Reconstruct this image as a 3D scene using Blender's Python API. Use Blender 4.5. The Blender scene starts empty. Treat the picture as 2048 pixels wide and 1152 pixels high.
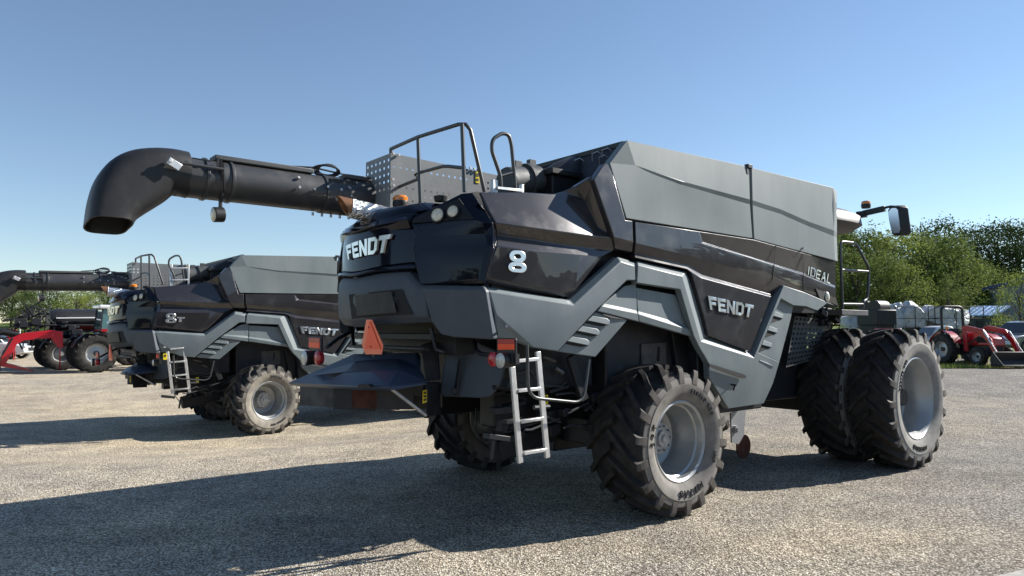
import bpy, bmesh, math, random
from mathutils import Vector, Matrix, Quaternion
R=math.radians; PI=math.pi
SC=bpy.context.scene; COL=SC.collection
random.seed(7)
# ------------------------------------------------------------------ camera model
FPX=1420.0; CAMZ=1.97; PITCH=R(3.3137)
CAM=Vector((0,0,CAMZ))
def ray(px,py):
    a=(px-1024)/FPX; b=(576-py)/FPX; c,s=math.cos(PITCH),math.sin(PITCH)
    return Vector((a,c-b*s,s+b*c))
def wpt(px,py,d):                       # world point at forward distance d (metres along +Y)
    r=ray(px,py); return CAM+r*(d/r.y)
HEAD=R(50.891)
M1=Matrix.Translation((.582,9.027,0))@Matrix.Rotation(PI/2-HEAD,4,'Z')
M1I=M1.inverted(); M1R=M1I.to_3x3(); CAM1=M1I@CAM
def plane(px,py,n,d):                   # point of the combine (own coordinates) on plane n.m=d
    n=Vector(n); r=M1R@ray(px,py); return CAM1+r*((d-n.dot(CAM1))/n.dot(r))
def YP(px,py,y): return plane(px,py,(0,1,0),y)
def XP(px,py,x): return plane(px,py,(1,0,0),x)
def ZP(px,py,z): return plane(px,py,(0,0,1),z)
def S(px,py,o=0.):                      # right flank of the combine, o = metres proud of it
    p=YP(px,py,-1.62-o)
    if p.x<-.7: p=plane(px,py,(.12,1,0),-1.62-.084-o)
    return p
CA=Vector((-2.2,-1.44,0)); CB=Vector((-2.58,-.80,0)); CN=Vector((-.64,-.38,0)).normalized()
def CF(px,py,o=0.): return plane(px,py,CN,CN.dot(CA)+o)   # rear corner facet
def rx(y):                              # plan curve of the rear face
    y=abs(y)
    if y>=.8: return -2.58+(y-.8)/.64*.38
    return -2.79+.21*(y/.8)**2
def RP(px,py,o=0.):
    r=M1R@ray(px,py); best=None
    N=48
    for i in range(N):
        y0=-1.44+2.88*i/N; y1=-1.44+2.88*(i+1)/N
        a=Vector((rx(y0)-o,y0,0)); b=Vector((rx(y1)-o,y1,0)); n=Vector((-(b.y-a.y),b.x-a.x,0))
        den=n.dot(r)
        if abs(den)<1e-9: continue
        t=(n.dot(a)-n.dot(CAM1))/den; p=CAM1+r*t
        e=1e-6
        if y0-e<=p.y<=y1+e and (best is None or t<best[0]): best=(t,p)
    return best[1] if best else None
# ------------------------------------------------------------------ mesh helpers
class MB:
    def __init__(s): s.v=[]; s.f=[]
    def add(s,vs,fs):
        o=len(s.v); s.v+= [tuple(v) for v in vs]; s.f+=[tuple(i+o for i in f) for f in fs]; return s
    def quad(s,*p): return s.add(p,[tuple(range(len(p)))])
    def box(s,c,d,rot=None):
        c=Vector(c); h=Vector(d)/2; vs=[Vector((x*h.x,y*h.y,z*h.z)) for z in(-1,1) for y in(-1,1) for x in(-1,1)]
        if rot is not None: vs=[rot@v for v in vs]
        return s.add([v+c for v in vs],[(0,2,3,1),(4,5,7,6),(0,1,5,4),(2,6,7,3),(0,4,6,2),(1,3,7,5)])
    def bb(s,a,b): a=Vector(a);b=Vector(b); return s.box((a+b)/2,[abs(x) for x in (b-a)])
    def prism(s,poly,vec):
        n=len(poly); vec=Vector(vec); p=[Vector(q) for q in poly]
        return s.add(p+[q+vec for q in p],[tuple(range(n))[::-1],tuple(range(n,2*n))]+[(i,(i+1)%n,n+(i+1)%n,n+i) for i in range(n)])
    def bar(s,a,b,w,h=None,up=(0,0,1)):
        a=Vector(a);b=Vector(b);h=h or w; d=(b-a); L=d.length
        if L<1e-6: return s
        x=d/L; u=Vector(up)
        if abs(x.dot(u))>.97: u=Vector((1,0,0))
        y=u.cross(x).normalized(); z=x.cross(y)
        rot=Matrix((x,y,z)).transposed()
        return s.box((a+b)/2,(L,w,h),rot)
    def tube(s,pts,r,n=8,closed=False,caps=True):
        P=[Vector(p) for p in pts]; m=len(P); rr=r if isinstance(r,(list,tuple)) else [r]*m
        rings=[]; prev=None
        for i in range(m):
            if closed: t=(P[(i+1)%m]-P[i-1])
            else: t=P[min(i+1,m-1)]-P[max(i-1,0)]
            t.normalize()
            if prev is None:
                u=Vector((0,0,1)) if abs(t.z)<.9 else Vector((1,0,0))
                u=(u-t*u.dot(t)).normalized()
            else:
                u=prev-t*prev.dot(t)
                u=u.normalized() if u.length>1e-6 else t.orthogonal().normalized()
            prev=u; w=t.cross(u)
            rings.append([P[i]+(u*math.cos(2*PI*k/n)+w*math.sin(2*PI*k/n))*rr[i] for k in range(n)])
        vs=[v for g in rings for v in g]; fs=[]
        for i in range(m if closed else m-1):
            j=(i+1)%m
            for k in range(n): fs.append((i*n+k,i*n+(k+1)%n,j*n+(k+1)%n,j*n+k))
        if caps and not closed: fs+=[tuple(range(n))[::-1],tuple(range((m-1)*n,m*n))]
        return s.add(vs,fs)
    def lathe(s,prof,c,ax,n=48,cap=False,flat=1.0):  # prof: (offset along axis, radius)
        c=Vector(c); ax=Vector(ax).normalized(); u=ax.orthogonal().normalized()
        if abs(ax.y)>.9: u=Vector((1,0,0))
        w=ax.cross(u); m=len(prof)
        vs=[c+ax*a+(u*math.cos(2*PI*k/n)+w*math.sin(2*PI*k/n))*r for a,r in prof for k in range(n)]
        fs=[(i*n+k,i*n+(k+1)%n,(i+1)*n+(k+1)%n,(i+1)*n+k) for i in range(m-1) for k in range(n)]
        if cap: fs+=[tuple(range(n))[::-1],tuple(range((m-1)*n,m*n))]
        return s.add(vs,fs)
    def cyl(s,a,b,r,n=16,r2=None):
        a=Vector(a);b=Vector(b); return s.lathe([(0,r),((b-a).length,r if r2 is None else r2)],a,b-a,n,True)
    def ball(s,c,rad,n=12,m=8):
        rad=Vector(rad) if not isinstance(rad,(int,float)) else Vector((rad,)*3); c=Vector(c)
        vs=[];fs=[]
        for i in range(m+1):
            t=PI*i/m
            for k in range(n): a=2*PI*k/n; vs.append(c+Vector((rad.x*math.sin(t)*math.cos(a),rad.y*math.sin(t)*math.sin(a),rad.z*math.cos(t))))
        for i in range(m):
            for k in range(n): fs.append((i*n+k,(i+1)*n+k,(i+1)*n+(k+1)%n,i*n+(k+1)%n))
        return s.add(vs,fs)
    def grid(s,rows,closed=False):      # rows of equal-length point lists
        n=len(rows[0]); vs=[p for r in rows for p in r]; fs=[]
        for i in range(len(rows)-1):
            for k in range(n if closed else n-1): fs.append((i*n+k,i*n+(k+1)%n,(i+1)*n+(k+1)%n,(i+1)*n+k))
        return s.add(vs,fs)
    def xf(s,m): s.v=[tuple(m@Vector(v)) for v in s.v]; return s
    def mirror(s): s.v=[(x,-y,z) for x,y,z in s.v]; s.f=[f[::-1] for f in s.f]; return s
    def copy(s): q=MB(); q.v=list(s.v); q.f=list(s.f); return q
    def build(s,name,mat,parent=None,bevel=0,smooth=35,weld=True,seg=2,loc=None,recalc=True):
        me=bpy.data.meshes.new(name); bm=bmesh.new()
        vv=[bm.verts.new(v) for v in s.v]
        for f in s.f:
            try: bm.faces.new([vv[i] for i in f])
            except ValueError: pass
        if weld: bmesh.ops.remove_doubles(bm,verts=bm.verts,dist=2e-4)
        if recalc: bmesh.ops.recalc_face_normals(bm,faces=bm.faces)
        bm.to_mesh(me); bm.free()
        if smooth:
            for p in me.polygons: p.use_smooth=True
            me.set_sharp_from_angle(angle=R(smooth))
        ob=bpy.data.objects.new(name,me); COL.objects.link(ob)
        if isinstance(mat,(list,tuple)):
            for m in mat: me.materials.append(m)
        else: me.materials.append(mat)
        if parent is not None: ob.parent=parent
        if loc is not None: ob.location=loc
        if bevel:
            b=ob.modifiers.new('bevel','BEVEL'); b.width=bevel; b.segments=seg; b.limit_method='ANGLE'; b.angle_limit=R(28)
        return ob
    def each(s,name,mat,parent=None,**k):   # every loose piece becomes an object of its own
        pa=list(range(len(s.v)))
        def fd(i):
            while pa[i]!=i: pa[i]=pa[pa[i]]; i=pa[i]
            return i
        for f in s.f:
            for i in f[1:]: pa[fd(i)]=fd(f[0])
        gr={}
        for f in s.f: gr.setdefault(fd(f[0]),[]).append(f)
        out=[]
        for fs in gr.values():
            ids=sorted({i for f in fs for i in f}); mp={j:n for n,j in enumerate(ids)}; q=MB(); q.v=[s.v[j] for j in ids]; q.f=[tuple(mp[i] for i in f) for f in fs]; out.append(q.build(name,mat,parent,**k))
        return out
def empty(name,loc,rz=0,label=None,cat=None,group=None):
    o=bpy.data.objects.new(name,None); COL.objects.link(o); o.location=loc; o.rotation_euler=(0,0,rz)
    o.empty_display_size=.3
    return tag(o,label,cat,group)
def tag(o,label=None,cat=None,group=None,kind=None):
    if label: o['label']=label
    if cat: o['category']=cat
    if group: o['group']=group
    if kind: o['kind']=kind
    return o
def copy_tree(o,parent=None):
    c=o.copy(); COL.objects.link(c)
    if parent is not None: c.parent=parent
    for ch in list(o.children): copy_tree(ch,c)
    return c
def shell(V,F,dy,mb=None):              # faceted sheet V/F given a thickness by pushing its rim along dy
    mb=mb or MB(); dy=Vector(dy)
    mb.add(V,F); cnt={}
    for f in F:
        for i in range(len(f)):
            e=(f[i],f[(i+1)%len(f)]); k=tuple(sorted(e)); cnt.setdefault(k,[]).append(e)
    for k,l in cnt.items():
        if len(l)==1:
            a,b=l[0]; mb.quad(V[a],V[b],Vector(V[b])+dy,Vector(V[a])+dy)
    return mb
def arc(c,r,a0,a1,n,u=(1,0,0),w=(0,0,1)):
    c=Vector(c);u=Vector(u);w=Vector(w)
    return [c+u*(r*math.cos(a0+(a1-a0)*i/n))+w*(r*math.sin(a0+(a1-a0)*i/n)) for i in range(n+1)]
def fillet(pts,r,n=5):                  # polyline with rounded corners
    P=[Vector(p) for p in pts]; out=[P[0]]
    for i in range(1,len(P)-1):
        a=(P[i-1]-P[i]); b=(P[i+1]-P[i]); d=min(r,a.length*.45,b.length*.45); p0=P[i]+a.normalized()*d; p1=P[i]+b.normalized()*d
        for k in range(n+1):
            t=k/n; out.append(p0*(1-t)**2+P[i]*2*t*(1-t)+p1*t*t)
    return out+[P[-1]]
# ------------------------------------------------------------------ materials
def mat(name,col,rough=.5,metal=0,coat=0,spec=.5,noise=None,bump=None,emit=None,streak=None,trans=0):
    m=bpy.data.materials.new(name); m.use_nodes=True; nt=m.node_tree; b=nt.nodes['Principled BSDF']
    b.inputs['Base Color'].default_value=(*col,1); b.inputs['Roughness'].default_value=rough; b.inputs['Metallic'].default_value=metal
    b.inputs['Coat Weight'].default_value=coat; b.inputs['Coat Roughness'].default_value=.04; b.inputs['Specular IOR Level'].default_value=spec
    if trans: b.inputs['Transmission Weight'].default_value=trans
    if emit: b.inputs['Emission Color'].default_value=(*emit[0],1); b.inputs['Emission Strength'].default_value=emit[1]
    tc=nt.nodes.new('ShaderNodeTexCoord')
    if noise:      # (scale, second colour, low, high, xyz stretch)
        sc,c2,lo,hi=noise[:4]; st=noise[4] if len(noise)>4 else (1,1,1)
        mp=nt.nodes.new('ShaderNodeMapping'); mp.inputs['Scale'].default_value=st
        n=nt.nodes.new('ShaderNodeTexNoise'); n.inputs['Scale'].default_value=sc; n.inputs['Detail'].default_value=6; n.inputs['Roughness'].default_value=.62
        r=nt.nodes.new('ShaderNodeMapRange'); r.inputs[1].default_value=lo; r.inputs[2].default_value=hi
        mx=nt.nodes.new('ShaderNodeMix'); mx.data_type='RGBA'; mx.inputs[6].default_value=(*col,1); mx.inputs[7].default_value=(*c2,1)
        L=nt.links.new; L(tc.outputs['Object'],mp.inputs['Vector']); L(mp.outputs[0],n.inputs['Vector']); L(n.outputs['Fac'],r.inputs[0]); L(r.outputs[0],mx.inputs[0]); L(mx.outputs[2],b.inputs['Base Color'])
        if coat or metal:
            rr=nt.nodes.new('ShaderNodeMapRange'); rr.inputs[3].default_value=rough; rr.inputs[4].default_value=min(1,rough+.22); L(r.outputs[0],rr.inputs[0]); L(rr.outputs[0],b.inputs['Roughness'])
            if coat:
                cr=nt.nodes.new('ShaderNodeMapRange'); cr.inputs[3].default_value=.02; cr.inputs[4].default_value=.16; L(r.outputs[0],cr.inputs[0]); L(cr.outputs[0],b.inputs['Coat Roughness'])
    if bump:       # (scale, strength, distance)
        n=nt.nodes.new('ShaderNodeTexNoise'); n.inputs['Scale'].default_value=bump[0]; n.inputs['Detail'].default_value=4
        bp=nt.nodes.new('ShaderNodeBump'); bp.inputs['Strength'].default_value=bump[1]; bp.inputs['Distance'].default_value=bump[2]
        nt.links.new(tc.outputs['Object'],n.inputs['Vector']); nt.links.new(n.outputs['Fac'],bp.inputs['Height']); nt.links.new(bp.outputs[0],b.inputs['Normal'])
    return m
MT={}
MT['paint']=mat('graphite_gloss_paint',(.036,.034,.037),.3,.3,1,.2,noise=(3.2,(.055,.054,.056),.5,.8))
MT['gloss']=mat('black_gloss',(.003,.0045,.011),.15,0,.38,.12)
MT['grey']=mat('matte_grey_panel',(.135,.167,.178),.48,0,0,.45,noise=(2.4,(.19,.22,.225),.38,.75,(1,1,.35)),bump=(160,.08,.002))
MT['tank']=mat('dusty_grey_panel',(.138,.170,.177),.55,0,0,.35,noise=(1.5,(.21,.238,.24),.3,.72,(1,1,.3)),bump=(120,.08,.002))
MT['bump']=mat('dark_grey_bumper',(.052,.066,.082),.5,0,0,.4,noise=(5,(.066,.08,.095),.4,.7))
MT['dark']=mat('dark_chassis_paint',(.013,.015,.019),.5,0,0,.4,noise=(6,(.035,.035,.036),.52,.8))
MT['matte']=mat('black_plastic',(.014,.0145,.016),.48,0,0,.45,noise=(9,(.03,.03,.03),.5,.8))
MT['auger']=mat('satin_black_steel',(.035,.037,.04),.42,.0,.15,.5,noise=(4,(.06,.06,.06),.5,.8))
MT['defl']=mat('navy_black_plastic',(.024,.036,.062),.42,0,0,.5,noise=(5,(.03,.04,.055),.45,.75))
MT['box']=mat('grey_sheet_metal',(.075,.08,.082),.5,.2,0,.4,noise=(4,(.1,.105,.105),.4,.7))
MT['guard']=mat('grey_perforated_sheet',(.17,.18,.184),.5,0,0,.4,noise=(4,(.21,.22,.22),.4,.7))
MT['rail']=mat('grey_rail_paint',(.05,.055,.057),.38,.1,.2,.5)
MT['alu']=mat('aluminium',(.72,.72,.71),.38,.85,0,.5,noise=(12,(.55,.55,.54),.4,.7))
MT['chrome']=mat('chrome',(.82,.83,.83),.28,1)
MT['steel']=mat('galvanised_steel',(.45,.46,.47),.4,.8,0,.5,noise=(14,(.3,.3,.3),.4,.7))
MT['rim']=mat('silver_rim_paint',(.34,.36,.37),.36,.55,.2,.5,noise=(5,(.42,.42,.4),.4,.75))
MT['rub']=mat('tyre_rubber',(.018,.0175,.017),.68,0,0,.3,noise=(7,(.055,.048,.041),.42,.75),bump=(60,.2,.003))
MT['wall']=mat('dusty_tyre_sidewall',(.215,.202,.182),.75,0,0,.3,noise=(8,(.13,.121,.11),.35,.72),bump=(70,.2,.003))
MT['wall2']=mat('muddy_tyre_sidewall',(.19,.178,.155),.8,0,0,.3,noise=(9,(.29,.26,.21),.4,.7),bump=(60,.3,.004))
MT['rub2']=mat('muddy_tyre_rubber',(.03,.03,.029),.75,0,0,.3,noise=(6,(.13,.115,.095),.45,.75),bump=(50,.3,.004))
MT['wall3']=mat('pale_dusted_sidewall',(.27,.262,.242),.8,0,0,.3,noise=(7,(.17,.165,.152),.4,.75),bump=(60,.2,.003))
MT['lugend']=mat('dusty_lug_end',(.10,.09,.08),.75,0,0,.3,noise=(9,(.06,.055,.05),.4,.7))
MT['letter']=mat('raised_black_rubber',(.022,.022,.022),.6)
MT['amber']=mat('amber_lens',(.75,.22,.015),.2,0,.6,.5)
MT['redl']=mat('red_lens',(.35,.01,.015),.2,0,.6,.5,noise=(40,(.5,.03,.03),.4,.6))
MT['orange']=mat('fluorescent_orange',(1.,.085,.012),.4,0,0,.4)
MT['red']=mat('red_reflector',(.42,.012,.01),.35,0,0,.5)
MT['pinkish']=mat('reflective_border',(.95,.17,.07),.35,0,0,.5)
MT['lens']=mat('clear_lamp_lens',(.62,.62,.56),.22,.15,.8,.5,noise=(45,(.35,.35,.32),.4,.6))
MT['cream']=mat('worklight_lens',(.72,.70,.58),.25,0,.8,.5,noise=(60,(.5,.48,.38),.4,.6))
MT['yellow']=mat('yellow_decal',(.8,.62,.02),.45)
MT['ink']=mat('decal_black_ink',(.02,.02,.02),.5)
MT['rust']=mat('rusty_steel',(.09,.03,.018),.7,.1,0,.3,noise=(6,(.035,.02,.015),.4,.7))
MT['rustlt']=mat('heat_stained_steel',(.28,.14,.07),.45,.6,0,.4,noise=(7,(.12,.07,.05),.4,.7))
MT['foil']=mat('foil_wrap',(.78,.79,.8),.16,1,0,.5,bump=(38,1,.03))
MT['vane']=mat('worn_grey_vane',(.085,.08,.078),.5,.2,0,.4,noise=(5,(.05,.045,.042),.4,.7))
MT['black']=mat('black_gap',(.006,.006,.007),.7)
MT['glass']=mat('dark_glass',(.01,.013,.015),.05,0,1,.6)
# ------------------------------------------------------------------ lettering
GL={'F':[[(0,0),(.3,0),(.3,1),(0,1)],[(.3,.74),(1,.74),(1,1),(.3,1)],[(.3,.38),(.86,.38),(.86,.6),(.3,.6)]],
'E':[[(0,0),(.3,0),(.3,1),(0,1)],[(.3,.76),(1,.76),(1,1),(.3,1)],[(.3,.39),(.88,.39),(.88,.61),(.3,.61)],[(.3,0),(1,0),(1,.24),(.3,.24)]],
'N':[[(0,0),(.28,0),(.28,1),(0,1)],[(.72,0),(1,0),(1,1),(.72,1)],[(.28,.58),(.72,0),(.72,.42),(.28,1)]],
'D':[[(0,0),(.3,0),(.3,1),(0,1)],[(.3,.78),(.72,.78),(.72,1),(.3,1)],[(.3,0),(.72,0),(.72,.22),(.3,.22)],[(.72,0),(1,.2),(1,.8),(.72,1)]],
'T':[[(0,.74),(1,.74),(1,1),(0,1)],[(.35,0),(.65,0),(.65,.74),(.35,.74)]],
'I':[[(.3,0),(.7,0),(.7,1),(.3,1)]],
'L':[[(0,0),(.22,0),(.22,1),(0,1)],[(.22,0),(1,0),(1,.16),(.22,.16)]],
'A':[[(0,0),(.22,0),(.5,.78),(.5,1),(.38,1)],[(.5,.78),(.78,0),(1,0),(.62,1),(.5,1)],[(.32,.28),(.68,.28),(.62,.44),(.38,.44)]]}
TH={'D':[[(0,0),(.16,0),(.16,1),(0,1)],[(.16,.86),(.75,.86),(.75,1),(.16,1)],[(.16,0),(.75,0),(.75,.14),(.16,.14)],[(.75,0),(1,.18),(1,.82),(.75,1),(.75,.86),(.85,.75),(.85,.25),(.75,.14)]],
'E':[[(0,0),(.16,0),(.16,1),(0,1)],[(.16,.86),(1,.86),(1,1),(.16,1)],[(.16,.43),(.9,.43),(.9,.57),(.16,.57)],[(.16,0),(1,0),(1,.14),(.16,.14)]],'I':[[(.2,0),(.7,0),(.7,1),(.2,1)]]}
def badge(words,corner,fn,depth,gap=.13,alt=None,widths=None,mb=None):
    """letters laid over the quad corner(tl,tr,br,bl) of 2-vectors, fn maps (u,v,o) to a point, o = height off the surface"""
    mb=mb or MB(); n=len(words); ws=widths or [1]*n; tot=sum(ws)+gap*(n-1); x=0
    tl,tr,br,bl=[Vector(c) for c in corner]
    for ch,w in zip(words,ws):
        for poly in ((alt or {}).get(ch) or GL[ch]):
            pts=[]
            for a,b in poly:
                u=(x+a*w)/tot; q=(bl*(1-u)+br*u)*(1-b)+(tl*(1-u)+tr*u)*b; pts.append(q)
            m=len(pts)
            mb.add([fn(p.x,p.y,0) for p in pts]+[fn(p.x,p.y,depth) for p in pts],[tuple(range(m,2*m))]+[(i,(i+1)%m,m+(i+1)%m,m+i) for i in range(m)])
        x+=w+gap
    return mb
def ringbox(mb,fn,x0,x1,z0,z1,t,ch,depth):
    def octo(x0,x1,z0,z1,c):
        out=[]; cz=c*(z1-z0)/(x1-x0)*1.6; cz=min(cz,(z1-z0)*.48)
        for cx,cy,a0 in((x1-c,z0+cz,-PI/2),(x1-c,z1-cz,0),(x0+c,z1-cz,PI/2),(x0+c,z0+cz,PI)):
            for k in range(5): a=a0+PI/2*k/4; out.append((cx+c*math.cos(a),cy+cz*math.sin(a)))
        return out
    tz=t*.62; o=octo(x0,x1,z0,z1,ch); i=octo(x0+t,x1-t,z0+tz,z1-tz,ch*.5); N8=len(o)
    V=[fn(*p,0) for p in o]+[fn(*p,depth) for p in o]+[fn(*p,depth) for p in i]+[fn(*p,0) for p in i]
    F=[]
    for k in range(N8):
        l=(k+1)%N8
        for b in (0,N8,2*N8): F.append((b+k,b+l,b+N8+l,b+N8+k))
    return mb.add(V,F)
FONTS={}
def text_mesh(txt,size,depth):
    cu=bpy.data.curves.new('lettering','FONT'); cu.body=txt; cu.size=size; cu.extrude=depth; cu.align_x='CENTER'; cu.align_y='CENTER'; cu.resolution_u=2
    ob=bpy.data.objects.new('lettering',cu); COL.objects.link(ob); bpy.context.view_layer.update()
    me=bpy.data.meshes.new_from_object(ob); vs=[tuple(v.co) for v in me.vertices]; fs=[tuple(p.vertices) for p in me.polygons]
    bpy.data.objects.remove(ob); bpy.data.curves.remove(cu); bpy.data.meshes.remove(me)
    return vs,fs
def ring_text(mb,txt,rad,a_mid,size,y,sgn,depth=.004,track=1.0):
    """text round a tyre: letter tops outwards, plane facing sgn*y; a = angle from straight up, clockwise as seen from outside"""
    step=size*.66*track/rad; a=a_mid-step*(len(txt)-1)/2
    for ch in txt:
        if ch!=' ':
            vs,fs=text_mesh(ch,size,depth); out=[]
            for x,yy,z in vs:
                r=rad+yy; th=a+x/rad
                # seen from outside on the right side (-y) forward is to the right
                out.append((-sgn*r*math.sin(th),y+sgn*z,r*math.cos(th)))
            mb.add(out,fs)
        a+=step
    return mb
# ------------------------------------------------------------------ world, sun, camera
SUN_AZ=R(22); SUN_EL=R(33)               # azimuth from +X towards +Y
def setup():
    w=bpy.data.worlds.new('World'); SC.world=w; w.use_nodes=True; nt=w.node_tree; bg=nt.nodes['Background']
    sky=nt.nodes.new('ShaderNodeTexSky'); sky.sky_type='NISHITA'; sky.sun_disc=False; sky.sun_elevation=SUN_EL; sky.sun_rotation=PI/2-SUN_AZ
    sky.air_density=1.0; sky.dust_density=.0; sky.ozone_density=2.5; sky.altitude=200
    gm=nt.nodes.new('ShaderNodeGamma'); gm.inputs[1].default_value=.95; nt.links.new(sky.outputs[0],gm.inputs[0]); nt.links.new(gm.outputs[0],bg.inputs[0]); bg.inputs[1].default_value=.078
    l=bpy.data.lights.new('sun','SUN'); l.energy=4.6; l.angle=R(.53); l.color=(1,.945,.87)
    o=bpy.data.objects.new('sun',l); COL.objects.link(o)
    d=Vector((math.cos(SUN_EL)*math.cos(SUN_AZ),math.cos(SUN_EL)*math.sin(SUN_AZ),math.sin(SUN_EL)))
    o.rotation_euler=d.to_track_quat('Z','Y').to_euler()
    c=bpy.data.cameras.new('camera'); co=bpy.data.objects.new('camera',c); COL.objects.link(co); SC.camera=co
    c.sensor_width=36; c.lens=36*FPX/2048; c.clip_end=3000; c.clip_start=.05
    co.location=CAM; co.rotation_euler=(PI/2+PITCH,0,0)
    SC.view_settings.view_transform='Standard'; SC.view_settings.look='None'; SC.view_settings.exposure=1.02; SC.view_settings.gamma=1
    SC.render.resolution_x=1024; SC.render.resolution_y=576
# terrain height: control points blended smoothly
CP=[(.5,9,0),(4,12,0),(-.5,12,0),(2,6,0),(0,2,0),(6,9,0),(-6,5,0),(8,3,0),(-4,9,-.02),(-6.6,17.4,-.36),(-7.9,18.6,-.36),(-5.6,16.0,-.36),(-2.9,20.4,-.24),(-4.4,21.8,-.24),(-1.5,19.3,-.24),(-12,20,-.3),(-14,14,-.25),
(-14,9,-.15),(-20,34,-.02),(-12,32,0),(-25,30,0),(-30,45,.12),(-34,70,.85),(-50,70,.8),(-20,70,.85),(0,45,.4),(0,70,.9),(17,27,.52),(22,27,.55),(13,25,.38),(20,32,.85),(16,40,.95),(28,30,.7),(30,60,1.2),(12,17,.1),(14,12,.0),(25,12,.05),(0,-30,0),(30,-30,0),(-30,-30,0),(-40,10,0),(-60,120,3.3),(0,120,3.2),(60,120,2.5),(60,40,1.2),(-70,60,.8),(-90,20,0.3)]
def gz(x,y):
    n=d_=0.
    for a,b,z in CP:
        w=1/(((x-a)**2+(y-b)**2)+1.2)**2; n+=w*z; d_+=w
    return n/d_
def gp_(px,d): r=ray(px,658); x=(r*(d/r.y)).x; return Vector((x,d,gz(x,d)))    # ground point under pixel column px at distance d
def terrain_sheet(name,m,inside,xs,ys,dz,kind='structure'):
    mb=MB(); nx=len(xs)
    mb.v=[(x,y,gz(x,y)+dz) for y in ys for x in xs]
    for j in range(len(ys)-1):
        for i in range(nx-1):
            if inside((xs[i]+xs[i+1])/2,(ys[j]+ys[j+1])/2): mb.f.append((j*nx+i,j*nx+i+1,(j+1)*nx+i+1,(j+1)*nx+i))
    return tag(mb.build(name,m,smooth=180,weld=False,recalc=False),kind=kind)
# ------------------------------------------------------------------ wheels (axis y, outer face towards -y)
def tyre_mesh(Rt,W,rr,lugs,lh,delta,wall_in=.64,seg=96,lw=.066):
    """returns carcass, lugs, sidewalls as MB; Rt outer radius, rr rim radius"""
    hw=W/2; Rc=Rt-lh
    tread=[(-hw*.972,Rc-.07),(-hw*.93,Rc-.035),(-hw*.75,Rc-.012),(0,Rc),(hw*.75,Rc-.012),(hw*.93,Rc-.035),(hw*.972,Rc-.07)]
    mid=(rr+Rc)/2
    side=[(.972,Rc-.07),(.99,Rc-.10),(1.005,Rc-.15),(1.02,mid+.03),(1.0,mid-.05),(.93,rr+.075),(.84,rr+.03),(.80,rr+.025),(.79,rr-.01)]
    T=MB().lathe(tread,(0,0,0),(0,1,0),seg)
    Wm=MB()
    for sg in(-1,1): Wm.lathe([(sg*hw*a,r) for a,r in side],(0,0,0),(0,1,0),seg)
    Lg=MB()
    cp=[(0.,Rc-.01),(.3,Rc-.012),(.55,Rc-.015),(.78,Rc-.025),(.93,Rc-.045),(.98,Rc-.09),(.985,Rc-.13)]
    tp=[(0.,Rt),(.3,Rt-.003),(.55,Rt-.008),(.78,Rt-.016),(.955,Rt-.032),(1.0,Rt-.075),(1.008,Rc-.125)]
    ss=[-.06,.18,.45,.75,.98,1.0,1.0]
    for k in range(lugs):
        for sg in(-1,1):
            a0=2*PI*(k+(0 if sg<0 else .5))/lugs; V=[];F=[]
            for (c,cr),(t,tr),s in zip(cp,tp,ss):
                a=a0+delta*(max(s,0)**.72)*(1.0)
                wd=lw*(.95+.1*s if s<.9 else (1.15 if cr>Rc-.1 else 1.7))
                for (l,r,w) in((c,cr,wd*1.35),(t,tr,wd),(t,tr,-wd),(c,cr,-wd*1.35)):
                    aa=a+w/2/Rt; lat=sg*hw*(l if c>0 else s)
                    V.append((-r*math.sin(aa),lat,r*math.cos(aa)))
            n=len(cp)
            for i in range(n-1):
                for j in range(3): q=i*4+j; F.append((q,q+1,q+5,q+4))
            F.append((0,1,2,3)); F.append((4*n-4,4*n-1,4*n-2,4*n-3)); Lg.add(V,F)
    return T,Lg,Wm
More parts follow.
